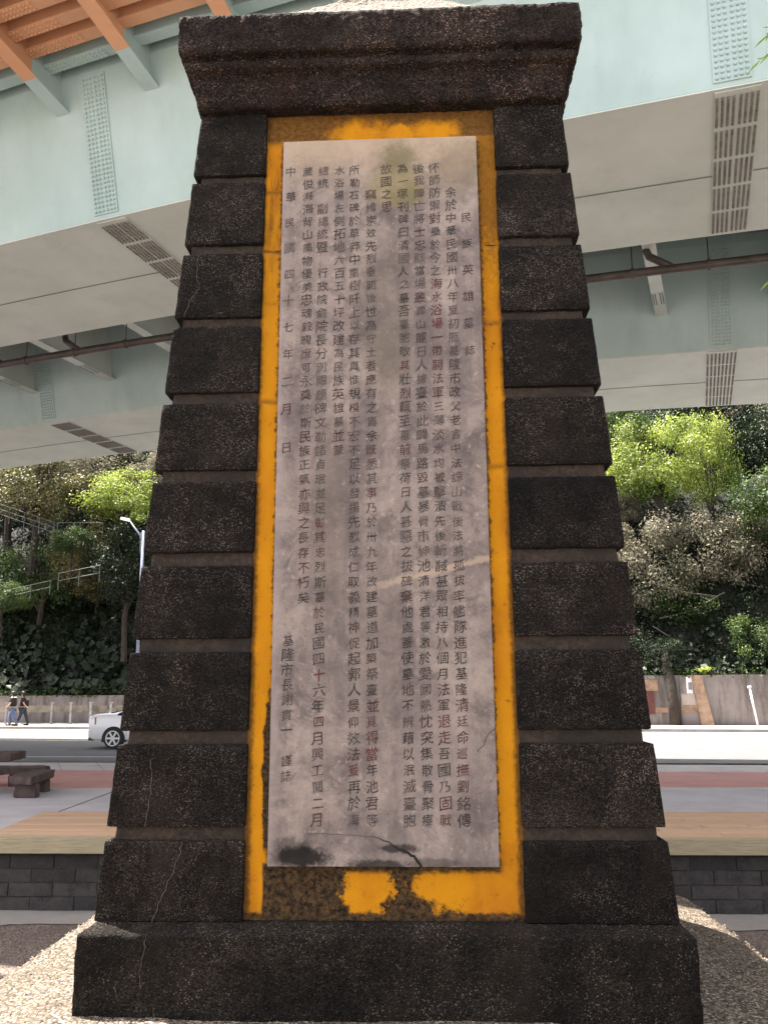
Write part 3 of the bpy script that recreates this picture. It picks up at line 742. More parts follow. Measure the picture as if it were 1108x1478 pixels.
# ================================================================ OVERPASS
br = empty('steel_overpass', (0, 12, 0), label='curved pale mint steel box girder overpass with orange brackets crossing overhead', cat='overpass')
brp = Matrix.Translation((0, -12, 0))
def B(o, parent=None, kind=None):
    o.parent = parent or br
    if parent is None: o.matrix_parent_inverse = brp
    if kind: o['kind'] = kind
    return o
PN = (4.349e-3, -.3038, 6.5287); PM = (5.017e-3, -.2742, 10.450); PF = (6.5e-3, -.2392, 15.757); PG = (6.3e-3, -.2122, 19.80)
def ev(p, x):
    # straighten the curve beyond the part in view
    def q(t): return p[0]*t*t+p[1]*t+p[2]
    xc = min(max(x, -22), 14); return q(xc)+(2*p[0]*xc+p[1])*(x-xc)
def dv(p, x): xc = min(max(x, -22), 14); return 2*p[0]*xc+p[1]
def nrm2(p, x):
    d = dv(p, x); l = math.hypot(1, d); return Vector((d/l, -1/l, 0))     # towards the camera side
def tang(p, x):
    d = dv(p, x); l = math.hypot(1, d); return Vector((1/l, d/l, 0))
def on(p, x, off=0, z=9.1):                                               # off: towards the camera
    return Vector((x, ev(p, x), z))+nrm2(p, x)*off
XS = [-45+i*1.0 for i in range(84)]
def strip(a, b, mat, name, parent=None, thick=.0, kind=None):
    """surface between two rails (functions of x)"""
    V = []; F = []
    for x in XS: V += [a(x), b(x)]
    for i in range(len(XS)-1): F.append((2*i, 2*i+1, 2*i+3, 2*i+2))
    return B(mesh_np(name, [tuple(v) for v in V], F, mat), parent, kind)
def closed(rails, mat, name, parent=None):
    V = []; F = []; n = len(rails)
    for x in XS: V += [tuple(r(x)) for r in rails]
    for i in range(len(XS)-1):
        for k in range(n): F.append((i*n+k, i*n+(k+1) % n, (i+1)*n+(k+1) % n, (i+1)*n+k))
    F += [tuple(range(n))[::-1], tuple(range((len(XS)-1)*n, len(XS)*n))]
    return B(MB().add(V, F).build(name, mat), parent)
ZT = 11.36; LE = .25; dz = ZT-9.1
girders = []
for pa, pb in ((PN, PM), (PF, PG)):
    g = closed([lambda x: on(pa, x, LE*dz, ZT), lambda x: on(pb, x, -LE*dz, ZT), lambda x: on(pb, x), lambda x: on(pa, x)], M['mint'], 'box_girder')
    girders.append(g)
    # bottom plate a little wider than the box, with a welded seam along it
    closed([lambda x: on(pa, x, -.004, 9.099), lambda x: on(pb, x, .004, 9.099), lambda x: on(pb, x, .004, 9.080), lambda x: on(pa, x, -.004, 9.080)], M['soffit'], 'bottom_plate', g)
    def seam(f):
        return closed([lambda x: on(pa, x).lerp(on(pb, x), f)+Vector((0, 0, -.0235)), lambda x: on(pa, x).lerp(on(pb, x), f+.006)+Vector((0, 0, -.0235)), lambda x: on(pa, x).lerp(on(pb, x), f+.006)+Vector((0, 0, -.030)), lambda x: on(pa, x).lerp(on(pb, x), f)+Vector((0, 0, -.030))], M['teal'], 'weld_seam', g)
    seam(.52)
# bolted splices: web plates and bottom plates with round bolt heads
def bolts(pts, nrm, r, h, name, mat, parent):
    """hexagonal-domed bolt heads"""
    pts = np.asarray(pts); nr = Vector(nrm).normalized(); a = nr.orthogonal().normalized(); b = nr.cross(a)
    k = 7; an = np.arange(k)*2*math.pi/k; A, Bv, Nn = np.array(a), np.array(b), np.array(nr)
    ring = np.cos(an)[:, None]*A+np.sin(an)[:, None]*Bv
    T = np.concatenate([ring*r, ring*r*.75+Nn*h*.75, [Nn*h]])
    V = pts[:, None, :]+T[None]
    f4 = [(i, (i+1) % k, (i+1) % k+k, i+k) for i in range(k)]; f3 = [(i+k, (i+1) % k+k, 2*k) for i in range(k)]
    F = []
    for i in range(len(pts)):
        o_ = i*(2*k+1); F += [tuple(o_+q for q in f) for f in f4]+[tuple(o_+q for q in f) for f in f3]
    o = B(mesh_np(name, V.reshape(-1, 3), F, mat), parent, 'stuff'); return o
def web_splice(g, p, x, w, rows, cols, gap):
    """plate on the near web from bottom to top, centred at x"""
    t = tang(p, x); n_ = nrm2(p, x); up = (n_*LE+Vector((0, 0, 1))).normalized(); out = (n_-Vector((0, 0, 1))*LE).normalized()
    o0 = on(p, x)+out*.002; H = dz/up.z
    c = o0+up*(H/2)+out*.008
    R = Matrix((t, up, out)).transposed()
    pl = B(MB().box(c, (w, H-.12, .016), R).build('splice_plate', M['mint']), g)
    pts = []
    for half in (-1, 1):
        for i in range(cols):
            dx = half*(.042+i*.070)
            for j in range(rows): pts.append(o0+t*dx+up*(.11+j*(H-.24)/(rows-1))+out*.016)
    bolts(pts, out, .025, .034, 'bolts', M['mint'], pl)
    return pl
def bottom_splice(g, pa, pb, x, w, groups, rows, cols):
    a = on(pa, x); d = Vector((.28, .96, 0)).normalized()
    # walk across the box
    Lw = (on(pb, x)-a).dot(d)/1.0
    # find the width along d
    lo, hi = 0, 8
    for _ in range(40):
        mid = (lo+hi)/2; q = a+d*mid
        if q.y < ev(pb, q.x): lo = mid
        else: hi = mid
    Lw = lo; t = tang(pa, x); R = Matrix((t, -d, Vector((0, 0, -1)))).transposed()
    R = Matrix((t, d, t.cross(d))).transposed()
    pl = B(MB().box(a+d*(Lw/2)+Vector((0, 0, -.031)), (w, Lw-.10, .014), R).build('splice_plate', M['soffit']), g)
    pts = []
    seg = (Lw-.2)/groups
    for k in range(groups):
        for half in (-1, 1):
            for i in range(cols):
                dx = half*(.042+i*(w/2-.075)/(cols-1))
                for j in range(rows): pts.append(a+t*dx+d*(.10+k*seg+seg*.10+j*seg*.8/(rows-1))+Vector((0, 0, -.037)))
    bolts(pts, (0, 0, -1), .024, .032, 'bolts', M['boltg'], pl)
    return pl
for x in (-13.6, -4.76, 4.21, 13.2): web_splice(girders[0], PN, x, .46, 30, 3, .09)
for x in (-13.6, -4.72, 4.27, 13.2): bottom_splice(girders[0], PN, PM, x, .56, 5, 10, 4)
for x in (-19.0, -10.2, 6.95, 15.8): web_splice(girders[1], PF, x, .5, 28, 3, .09)
for x in (-19.0, -9.95, 6.95, 15.8): bottom_splice(girders[1], PF, PG, x, .66, 5, 10, 4)
# deck: near edge line, far edge line
NE = lambda x: 4.72-.10*x if x < 3.6 else 4.72-.10*x-.12*(x-3.6)  # unseen near edge, its line shaped to place the overpass shadow
def near_edge(x, z):
    return Vector((x, NE(x) if x > -22 else NE(-22)-.30*(x+22), z))
def far_edge(x, z):
    # deck widened out of view on the left, added only to shade the road
    y0 = ev(PG, x)+1.0; y1 = 27.1-.25*x; f = min(max((1.5-x)/11.0, 0), 1)
    return Vector((x, y0+(y1-y0)*f*f*(3-2*f), z))
def deck_rail(x, y, z): return Vector((x, y, z))
closed([lambda x: near_edge(x, 11.56), lambda x: far_edge(x, 11.56), lambda x: far_edge(x, 11.86), lambda x: near_edge(x, 11.86)], M['teal'], 'deck_slab')
# the outer part of the deck underside is painted orange, up to a line beside the near girder
def orange_line(x, z): return on(PN, x, LE*dz+.62, z)
strip(lambda x: near_edge(x, 11.556), lambda x: orange_line(x, 11.556) if orange_line(x, 0).y > near_edge(x, 0).y+.05 else near_edge(x, 11.556)+Vector((0, .05, 0)), M['orange'], 'orange_deck_soffit')
closed([lambda x: near_edge(x, 11.45)+Vector((0, -.02, 0)), lambda x: near_edge(x, 11.45)+Vector((0, -.26, 0)), lambda x: near_edge(x, 12.35)+Vector((0, -.26, 0)), lambda x: near_edge(x, 12.35)+Vector((0, -.02, 0))], M['orange'], 'parapet')
closed([lambda x: far_edge(x, 11.45)+Vector((0, .02, 0)), lambda x: far_edge(x, 11.45)+Vector((0, .26, 0)), lambda x: far_edge(x, 12.35)+Vector((0, .26, 0)), lambda x: far_edge(x, 12.35)+Vector((0, .02, 0))], M['orange'], 'parapet')
# top chord closing web to deck
closed([lambda x: on(PN, x, LE*dz, 11.36), lambda x: on(PN, x, LE*dz-.25, 11.36), lambda x: on(PN, x, LE*dz-.25, 11.56), lambda x: on(PN, x, LE*dz+.0, 11.56)], M['mint'], 'top_flange', girders[0])
closed([lambda x: on(PF, x, LE*dz, 11.36), lambda x: on(PF, x, LE*dz-.25, 11.36), lambda x: on(PF, x, LE*dz-.25, 11.56), lambda x: on(PF, x, LE*dz+.0, 11.56)], M['mint'], 'top_flange', girders[1])
closed([lambda x: on(PM, x, -LE*dz, 11.36), lambda x: on(PM, x, -LE*dz+.25, 11.36), lambda x: on(PM, x, -LE*dz+.25, 11.56), lambda x: on(PM, x, -LE*dz+.0, 11.56)], M['mint'], 'top_flange', girders[0])
# cantilever brackets towards the near edge: web plate, bottom flange; grey root, orange outer part
def bracket(x):
    n_ = nrm2(PN, x); t = tang(PN, x); root = on(PN, x, LE*(10.82-9.1), 10.82)
    # length to the near edge
    lo, hi = 0, 9
    for _ in range(40):
        mid = (lo+hi)/2; q = root+n_*mid
        if q.y > near_edge(q.x, 0).y: lo = mid
        else: hi = mid
    Lb = lo
    if Lb < .5: return None
    zt = 11.55; g0 = LE*(ZT-10.82)+.62-.0
    zend = 11.28
    zr = lambda s: 10.82+(zend-10.82)*(s/Lb)**1
    def piece(s0, s1, mt, name, parent=None):
        m = MB()
        for (hw_, z0f, z1f) in ((.009, lambda s: zr(s)+.018, lambda s: zt), (.125, lambda s: zr(s), lambda s: zr(s)+.018)):
            V = []
            for zf in (z0f, z1f):
                for s_ in (s0, s1):
                    for w_ in (-1, 1):
                        q = root+n_*s_+t*w_*hw_; V.append((q.x, q.y, zf(s_)))
            m.hexa(V)
        return B(m.build(name, mt), parent)
    a = piece(-.05, min(g0, Lb), M['mint'], 'bracket')
    if Lb > g0+.05: piece(g0+.002, Lb, M['orange'], 'orange_arm', a)
    return a
for i in range(-7, 9):
    bracket(-5.36+i*1.62*1.0)
# longitudinal stringers under the deck between web and near edge, with bolted splices
def stringer(off, name='stringer'):
    V = []; ok = []
    for x in XS:
        p = on(PN, x, LE*dz+off, 0)
        ok.append(p.y > near_edge(p.x, 0).y+.12)
    xs = [x for x, k in zip(XS, ok) if k and -24 < x < 14]
    if len(xs) < 2: return
    mt = M['orange'] if off > .62 else M['mint']
    rails = [(-.07, 11.552), (-.012, 11.36), (-.10, 11.355), (-.10, 11.33), (.10, 11.33), (.10, 11.355), (.012, 11.36), (.07, 11.552)]
    Vv = []; Ff = []; n = len(rails)
    for x in xs:
        for o_, z in rails: Vv.append(tuple(on(PN, x, LE*dz+off+o_, z)))
    for i in range(len(xs)-1):
        for k in range(n): Ff.append((i*n+k, i*n+(k+1) % n, (i+1)*n+(k+1) % n, (i+1)*n+k))
    s = B(MB().add(Vv, Ff).build(name, mt))
    for xc in (-4.78, -13.6):
        if xc < min(xs): continue
        xx = xc-.07*off*4
        t = tang(PN, xx); n_ = nrm2(PN, xx); o0 = on(PN, xx, LE*dz+off, 11.33)
        pts = [o0+t*(dx*.075)+n_*dn for dx in [v for v in range(-8, 9) if v] for dn in (-.07, 0, .07)]
        bolts(pts, (0, 0, -1), .021, .032, 'bolts', mt, s)
        R = Matrix((t, n_, t.cross(n_))).transposed()
        B(MB().box(o0+Vector((0, 0, -.004)), (1.3, .19, .008), R).build('splice_plate', mt), s)
for off in (.31, .70, 1.09, 1.48, 1.87, 2.26, 2.65, 3.04, 3.43, 3.82): stringer(off)
# cross beams between the two boxes
def cross_beam(xf):
    a = on(PF, xf, LE*(9.93-9.1)+.02, 9.93); d = Vector((-.31, -.95, 0)).normalized(); t = Vector((.95, -.31, 0)).normalized()
    lo, hi = 0, 9
    for _ in range(40):
        mid = (lo+hi)/2; q = a+d*mid
        # far web of the near box
        if q.y > ev(PM, q.x)+LE*.83: lo = mid
        else: hi = mid
    Lb = lo
    m = MB()
    for (hw_, z0, z1) in ((.008, 9.95, 11.54), (.13, 9.93, 9.95)):
        V = []
        for z in (z0, z1):
            for s_ in (-.1, Lb+.05):
                for w_ in (-1, 1):
                    q = a+d*s_+t*w_*hw_; V.append((q.x, q.y, z))
        m.hexa(V)
    cb = B(m.build('cross_beam', M['soffit']))
    R = Matrix((t, d, t.cross(d))).transposed()
    B(MB().box(a+d*.95+Vector((0, 0, -.006)), (.255, .62, .012), R).build('splice_plate', M['soffit']), cb)
    pts = [a+d*(.68+j*.06)+t*w_+Vector((0, 0, -.012)) for j in range(10) for w_ in (-.10, -.05, .05, .10)]
    bolts(pts, (0, 0, -1), .016, .02, 'bolts', M['teal'], cb)
for xf in (-18.0, -15.5, -13.05, -10.55, -8.05, -5.45, -2.8, -.1, 2.7, 5.7, 8.45, 11.2, 13.9): cross_beam(xf)
# vertical stiffeners on the far web
for xf in (-11.6, -9.2, -6.8, 8.0, 9.6):
    t = tang(PF, xf); n_ = nrm2(PF, xf); up = (n_*LE+Vector((0, 0, 1))).normalized(); out = (n_-Vector((0, 0, 1))*LE).normalized()
# drain pipe hung in the gap, with clips
pp = lambda x: Vector((x, 12.32-.262*x+.004*x*x, 9.45))
pp2 = [pp(x) for x in np.linspace(-24, 15, 60)]
pipe = B(MB().tube(pp2, .085, 12).build('drain_pipe', M['pipe'], smooth=True))
for x in np.arange(-20, 14, 1.35):
    p = pp(x); tt = (pp(x+.1)-p).normalized()
    B(MB().tube([p-tt*.03, p+tt*.03], .105, 12).build('pipe_clip', M['pipe'], smooth=False), pipe)
    B(MB().tube([p+Vector((0, 0, .09)), p+Vector((0, 0, .55))], .012, 5).build('hanger_rod', M['pipe']), pipe)
for x in (-9.9, -7.7, 5.05): # short branches running up from the pipe
    p = pp(x); B(MB().tube([p, p+Vector((-.42, .15, .33)), p+Vector((-.6, .25, .9))], .075, 10).build('branch_pipe', M['pipe'], smooth=True), pipe)
# piers well outside the frame
for x in (-34, 24):
    a = on(PN, x); b = on(PG, x); m_ = (a+b)/2
    B(MB().tube([(m_.x, m_.y, -.76), (m_.x, m_.y, 7.4)], 1.3, 24).build('pier', M['concrete'], smooth=False))
    R = Matrix((tang(PN, x), -nrm2(PN, x), Vector((0, 0, 1)))).transposed()
    B(MB().box((m_.x, m_.y, 8.15), (2.2, 12.5, 1.5), R).build('pier_cap', M['concrete']))
    for p_ in (PN, PM, PF, PG): B(MB().box(on(p_, x, -.4 if p_ in (PN, PF) else .4, 8.99), (.6, .6, .18)).build('bearing', M['dark']))

# ================================================================ FAR SIDE OF THE ROAD
WH = lambda x: 1.55 if x < -9 else (2.35 if x > 8 else 1.55+.8*(x+9)/17)
rw = empty('retaining_wall', (0, 41.6, 0), label='long stained concrete retaining wall at the foot of the wooded hill', cat='wall')
rwp = Matrix.Translation((0, -41.6, 0))
def RW(o, p=None):
    o.parent = p or rw
    if p is None: o.matrix_parent_inverse = rwp
    return o
V = []; F = []; xs = list(np.arange(-60, 61, 2.0))
for x in xs:
    for (dy, z) in ((0, -.1), (0, WH(x)), (.35, WH(x)), (.35, -.1)): V.append((x, wy(x)+dy, z))
for i in range(len(xs)-1):
    for k in range(4): F.append((i*4+k, i*4+(k+1) % 4, (i+1)*4+(k+1) % 4, (i+1)*4+k))
RW(MB().add(V, F).build('wall_body', M['wallc']))
def wbox(x0, x1, z0, z1, proud, mat, name, back=0, parent=None):
    m = MB().hexa([(x0, wy(x0)-proud, z0), (x1, wy(x1)-proud, z0), (x0, wy(x0)-back+.01, z0), (x1, wy(x1)-back+.01, z0), (x0, wy(x0)-proud, z1), (x1, wy(x1)-proud, z1), (x0, wy(x0)-back+.01, z1), (x1, wy(x1)-back+.01, z1)])
    return RW(m.build(name, mat), parent)
wbox(-40, -5, .62, 1.0, .006, M['band'], 'painted_band')
for x in np.arange(-40, -6, 3.4): wbox(x, x+.06, .0, 1.56, .012, M['wallc'], 'wall_joint')
for x in (2, 5.2, 15.4, 18.6, 21.8): wbox(x, x+.06, .0, 2.36, .012, M['wallc'], 'wall_joint')
wbox(12.65, 17.0, 1.52, 1.56, .010, M['wallc'], 'wall_ledge')
wbox(12.2, 13.3, .0, 2.33, .05, M['wallc'], 'wall_pilaster')
wbox(12.25, 12.95, .97, 1.48, .056, M['walk'], 'painted_panel')
wbox(12.20, 13.0, .62, .95, .058, M['peach'], 'painted_panel')
m = MB().hexa([(13.0, wy(13)-.30, .02), (13.55, wy(13.5)-.30, .02), (13.0, wy(13), .02), (13.55, wy(13.5), .02), (12.72, wy(12.7)-.10, 2.34), (13.18, wy(13.1)-.10, 2.34), (12.72, wy(12.7), 2.34), (13.18, wy(13.1), 2.34)])
RW(m.build('buttress', M['peach']))
wbox(10.3, 11.25, 1.62, 2.15, .03, M['peach'], 'painted_panel'); wbox(10.2, 11.7, .62, .85, .03, M['peach'], 'painted_panel')
board = wbox(10.25, 11.05, .55, 1.60, .09, M['redsign'], 'notice_board')
board.parent = None; board.matrix_parent_inverse = Matrix.Identity(4); tag(board, 'dark red notice board on the far wall to the right of the monument', 'notice board')
for k in range(6):
    z = 1.42-k*.13; m = MB()
    for j in range(5): m.box((10.38+j*.13+rr.uniform(-.01, .01), wy(10.6)-.115, z), (.08, .008, .07))
    m.build('lettering', M['wallc'], board)
nt = MB().box((12.66, wy(12.6)-.075, 1.88), (.34, .02, .76)).build('paper_notice', M['paper']); tag(nt, 'white paper notice pasted on the wall beside the peach buttress', 'notice')
MB().box((12.66, wy(12.6)-.087, 1.84), (.18, .006, .34)).build('printed_text', M['gtext'], nt)

# hill
def hill_z(x, d):
    z = WH(x)-.05+np.clip(d, 0, 1.2)*.25+np.clip(d-1.2, 0, 3.6)*1.7+np.clip(d-4.8, 0, 60)*.86
    return z
def hill():
    nx, ny = 110, 60
    X = np.linspace(-75, 75, nx); D = np.concatenate([np.linspace(.2, 6, 26), np.linspace(6.8, 60, ny-26)])
    XX, DD = np.meshgrid(X, D, indexing='ij'); x = XX.ravel(); d = DD.ravel()
    z = hill_z_np(x, d); P = np.stack([x, 41.6-.21*x+d, z], 1); P[:, 2] += fbm(P, .35, 70)*.5*np.clip(d-1, 0, 1)
    i = (np.arange(nx-1)[:, None]*ny+np.arange(ny-1)[None, :]).ravel(); F = np.stack([i, i+ny, i+ny+1, i+1], 1)
    tag(mesh_np('hillside', P, F, M['soil'], smooth=True), kind='structure')
def hill_z_np(x, d):
    wh = np.clip(1.55+.8*(x+9)/17, 1.55, 2.35)
    return wh-.05+np.clip(d, 0, 1.2)*.25+np.clip(d-1.2, 0, 3.6)*1.7+np.clip(d-4.8, 0, 60)*.86
hill()

def leaves(C, size, up=.4, nrm=None, seed=0, tone=None, aspect=.55):
    """C: (n,3) leaf centres -> folded quad leaves, with a tone per leaf"""
    r = np.random.default_rng(seed); n = len(C)
    d = r.normal(size=(n, 3)); d[:, 2] = np.abs(d[:, 2])*.6+up
    if nrm is not None: d = d*.7+nrm*1.0
    d /= np.linalg.norm(d, axis=1, keepdims=True)
    a = np.cross(d, r.normal(size=(n, 3))); a /= np.linalg.norm(a, axis=1, keepdims=True); b = np.cross(d, a)
    s = (size*r.uniform(.6, 1.35, n))[:, None]
    V = np.stack([C-a*s, C+b*s*aspect*.9-a*s*.15+d*s*.18, C+a*s-d*s*.25, C-b*s*aspect*.9-a*s*.15+d*s*.18], 1)
    F = np.arange(n*4).reshape(n, 4)
    F = np.concatenate([F[:, [0, 1, 2]], F[:, [0, 2, 3]]])
    tn = (r.uniform(0, 1, n) if tone is None else np.clip(tone+r.uniform(-.3, .3, n), 0, 1))
    return V.reshape(-1, 3), F, np.repeat(tn, 4)
def leafmesh(name, C, size, mat, seed=0, parent=None, up=.4, nrm=None, tone=None, aspect=.55):
    V, F, tn = leaves(C, size, up, nrm, seed, tone, aspect)
    o = mesh_np(name, V, F, mat, parent)
    at = o.data.attributes.new('tone', 'FLOAT_COLOR', 'POINT'); at.data.foreach_set('color', np.repeat(tn, 4).astype(np.float32))
    return o
def crown_pts(n, nclump, seed, flat=.75, hollow=.55):
    """leaf centres of a unit crown made of clumps"""
    r = np.random.default_rng(seed)
    v = r.normal(size=(nclump, 3)); v /= np.linalg.norm(v, axis=1, keepdims=True)
    rad = r.uniform(hollow, 1.0, nclump); c = v*rad[:, None]; c[:, 2] *= flat
    sz = r.uniform(.16, .34, nclump)
    k = r.integers(0, nclump, n); u = r.normal(size=(n, 3)); u /= np.linalg.norm(u, axis=1, keepdims=True)
    u[:, 2] = u[:, 2]*.75+.12
    P = c[k]+u*(sz[k]*r.uniform(.35, 1.25, n))[:, None]+r.normal(size=(n, 3))*.02
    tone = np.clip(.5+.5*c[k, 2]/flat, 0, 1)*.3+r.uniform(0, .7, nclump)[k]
    return P, u, tone, c
CR = {}
def crown_mesh(kind, seed, n, leaf):
    key = (kind, seed)
    if key not in CR:
        P, u, tn, c = crown_pts(n, 64, seed)
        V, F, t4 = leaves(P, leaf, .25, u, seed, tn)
        me = bpy.data.meshes.new('crown'); V = V.astype(np.float32)
        me.vertices.add(len(V)); me.vertices.foreach_set('co', V.ravel()); me.loops.add(F.size); me.loops.foreach_set('vertex_index', F.astype(np.int32).ravel())
        me.polygons.add(len(F)); me.polygons.foreach_set('loop_start', np.arange(0, F.size, 3, dtype=np.int32)); me.update(calc_edges=True)
        at = me.attributes.new('tone', 'FLOAT_COLOR', 'POINT'); at.data.foreach_set('color', np.repeat(t4, 4).astype(np.float32))
        me.materials.append(M[kind])
        # trunk and limbs reaching the clumps
        m = MB(); r = random.Random(seed)
        m.tube([(0, 0, -1.9), (.03, .02, -1.1), (-.02, 0, -.5), (0, 0, .1)], [.075, .06, .05, .03], 7)
        for q in range(14):
            e = c[q*3]; m.tube([(0, 0, -.9+.06*q), tuple(e*.45+np.array([0, 0, -.15])), tuple(e*.95)], [.03, .018, .007], 5)
        tm = bpy.data.meshes.new('trunk'); tm.from_pydata([tuple(v) for v in m.V], [], m.F); tm.materials.append(M['bark'])
        CR[key] = (me, tm)
    return CR[key]
def tree(name, loc, rx, rz, kind, seed, label, cat='tree', group=None, n=12000, leaf=.028, rot=0):
    me, tm = crown_mesh(kind, seed, n, leaf)
    t = empty(name, loc, rot, label=label, cat=cat, group=group)
    a = link('crown', me, t); a.scale = (rx, rx*.9, rz/.75)
    b = link('trunk', tm, t); b.scale = (rx, rx*.9, rz/.75)
    return t
# hero trees that the photograph tells apart
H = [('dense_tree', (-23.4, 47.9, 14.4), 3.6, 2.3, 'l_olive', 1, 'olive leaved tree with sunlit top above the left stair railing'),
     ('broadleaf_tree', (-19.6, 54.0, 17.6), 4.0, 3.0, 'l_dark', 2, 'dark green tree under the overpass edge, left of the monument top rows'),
     ('pale_tree', (-22.0, 50.0, 15.6), 2.8, 1.7, 'l_pale', 3, 'pale leaved tree in full sun at upper left below the overpass'),
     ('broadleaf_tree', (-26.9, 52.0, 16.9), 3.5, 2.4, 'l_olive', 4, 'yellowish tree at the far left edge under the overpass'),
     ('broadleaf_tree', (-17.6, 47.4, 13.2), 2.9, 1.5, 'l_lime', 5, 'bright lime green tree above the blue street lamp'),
     ('pale_tree', (-16.2, 49.5, 15.2), 2.2, 1.3, 'l_pale', 6, 'small pale sunlit tree touching the left edge of the monument'),
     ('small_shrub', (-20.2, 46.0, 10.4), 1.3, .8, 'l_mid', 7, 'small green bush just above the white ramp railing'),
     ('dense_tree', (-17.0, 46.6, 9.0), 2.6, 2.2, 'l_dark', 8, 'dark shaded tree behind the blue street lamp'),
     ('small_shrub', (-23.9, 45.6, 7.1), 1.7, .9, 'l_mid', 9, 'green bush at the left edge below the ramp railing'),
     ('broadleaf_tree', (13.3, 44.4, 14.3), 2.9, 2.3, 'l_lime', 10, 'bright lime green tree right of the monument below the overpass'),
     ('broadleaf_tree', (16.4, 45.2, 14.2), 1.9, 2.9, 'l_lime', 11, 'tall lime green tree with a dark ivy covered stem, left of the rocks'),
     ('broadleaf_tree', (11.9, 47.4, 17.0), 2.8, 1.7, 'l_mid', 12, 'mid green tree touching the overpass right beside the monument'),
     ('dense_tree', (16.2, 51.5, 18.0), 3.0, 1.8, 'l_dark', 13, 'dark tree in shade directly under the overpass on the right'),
     ('pale_tree', (12.0, 42.7, 7.9), 2.9, 2.4, 'l_pale', 14, 'pale spreading tree low beside the right edge of the monument'),
     ('pale_tree', (15.5, 43.2, 8.7), 2.8, 2.2, 'l_pale', 15, 'pale tree below the rocks on the right'),
     ('pale_tree', (18.4, 42.2, 7.7), 2.6, 2.5, 'l_pale', 16, 'pale tree at the right edge above the far wall'),
     ('pale_tree', (22.3, 52.0, 19.0), 2.6, 2.2, 'l_pale', 3, 'pale sunlit tree in the upper right corner under the overpass'),
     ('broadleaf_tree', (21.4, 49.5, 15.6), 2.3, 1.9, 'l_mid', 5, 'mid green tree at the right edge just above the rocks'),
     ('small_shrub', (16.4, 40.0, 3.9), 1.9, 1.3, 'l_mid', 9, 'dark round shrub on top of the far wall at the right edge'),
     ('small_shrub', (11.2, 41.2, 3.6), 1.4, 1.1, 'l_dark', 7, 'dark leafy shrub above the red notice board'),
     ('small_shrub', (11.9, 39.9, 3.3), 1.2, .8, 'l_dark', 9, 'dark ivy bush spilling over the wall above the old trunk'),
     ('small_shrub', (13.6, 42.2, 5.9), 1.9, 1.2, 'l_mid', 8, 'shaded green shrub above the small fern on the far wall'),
     ('pale_tree', (11.4, 46.0, 11.8), 1.3, 1.0, 'l_pale', 6, 'small pale bush at the right edge of the monument between two green trees')]
for i, (nm, loc, rx, rz, kd, sd_, lb) in enumerate(H): tree(nm, loc, rx, rz, kd, sd_, lb, 'shrub' if 'shrub' in nm else 'tree', rot=i*1.3)
# the rest of the wood, nothing sets these apart
kinds = ['l_dark', 'l_mid', 'l_dark', 'l_mid', 'l_olive', 'l_dark']
k = 0
for row, (d, st) in enumerate(((3.4, 4.2), (8.5, 4.6), (13.5, 5.2), (19.5, 6.0))):
    x = -36+row*1.7
    while x < 34:
        xx = x+rr.uniform(-.8, .8); dd = d+rr.uniform(-1, 1); yy = wy(xx)+dd
        zz = float(hill_z_np(np.array([xx]), np.array([dd]))[0])+3.2+rr.uniform(-.4, .6)
        near = any(abs(xx-h[1][0]) < 2.6 and abs(yy-h[1][1]) < 3.2 and abs(zz-h[1][2]) < 2.6 for h in H)
        if not near:
            tree('dense_tree', (xx, yy, zz), rr.uniform(2.5, 3.3), rr.uniform(1.9, 2.6), kinds[k % 6], 20+k % 5, 'dark green leafy tree in the dense wood covering the hillside', group='trees of the dense hillside wood', rot=rr.uniform(0, 6))
        k += 1; x += st
# undergrowth over the whole slope
n = 150000
x = rng.uniform(-42, 42, n); d = rng.uniform(.1, 1, n)**1.3*30; d[::2] = rng.uniform(.2, 6.5, len(d[::2]))
P = np.stack([x, 41.6-.21*x+d, hill_z_np(x, d)], 1); cl = fbm(P, .55, 80); P[:, 2] += .15+np.clip(cl, -.2, 1.2)*.7*rng.uniform(.2, 1, n)+fbm(P, .35, 70)*.4; P[:, 1] -= np.clip(cl, 0, 1)*.5
tag(leafmesh('undergrowth', P, .115, M['l_dark'], 5, tone=np.clip(.4+cl*.5, 0, 1)), 'dark leafy undergrowth covering the slope behind the far wall', 'undergrowth', kind='stuff')
n = 2600
x = np.concatenate([rng.uniform(-34, -9, int(n*.7)), rng.uniform(8, 26, n-int(n*.7))]); d = rng.uniform(.1, 4.6, n)
P = np.stack([x, 41.6-.21*x+d-.15, hill_z_np(x, d)+rng.uniform(.1, .7, n)], 1)
V, F, tn = leaves(P, np.where(P[:, 0] < 0, .27, .15), .1, np.array([[0., -1.2, .5]]), 9, None, .95)
o = mesh_np('big_leaf_plants', V, F, M['l_dark']); at = o.data.attributes.new('tone', 'FLOAT_COLOR', 'POINT'); at.data.foreach_set('color', np.repeat(tn, 4).astype(np.float32))
tag(o, 'dark heart shaped elephant ear leaves on the bank above the wall', 'plants', kind='stuff')
n = 5000
x = rng.uniform(-40, 40, n); d = rng.uniform(-.12, .5, n); P = np.stack([x, 41.6-.21*x+d, np.clip(1.55+.8*(x+9)/17, 1.55, 2.35)+rng.uniform(-.12, .3, n)], 1)
tag(leafmesh('wall_top_weeds', P, .09, M['l_mid'], 15), 'short green weeds along the top edge of the far wall', 'weeds', kind='stuff')
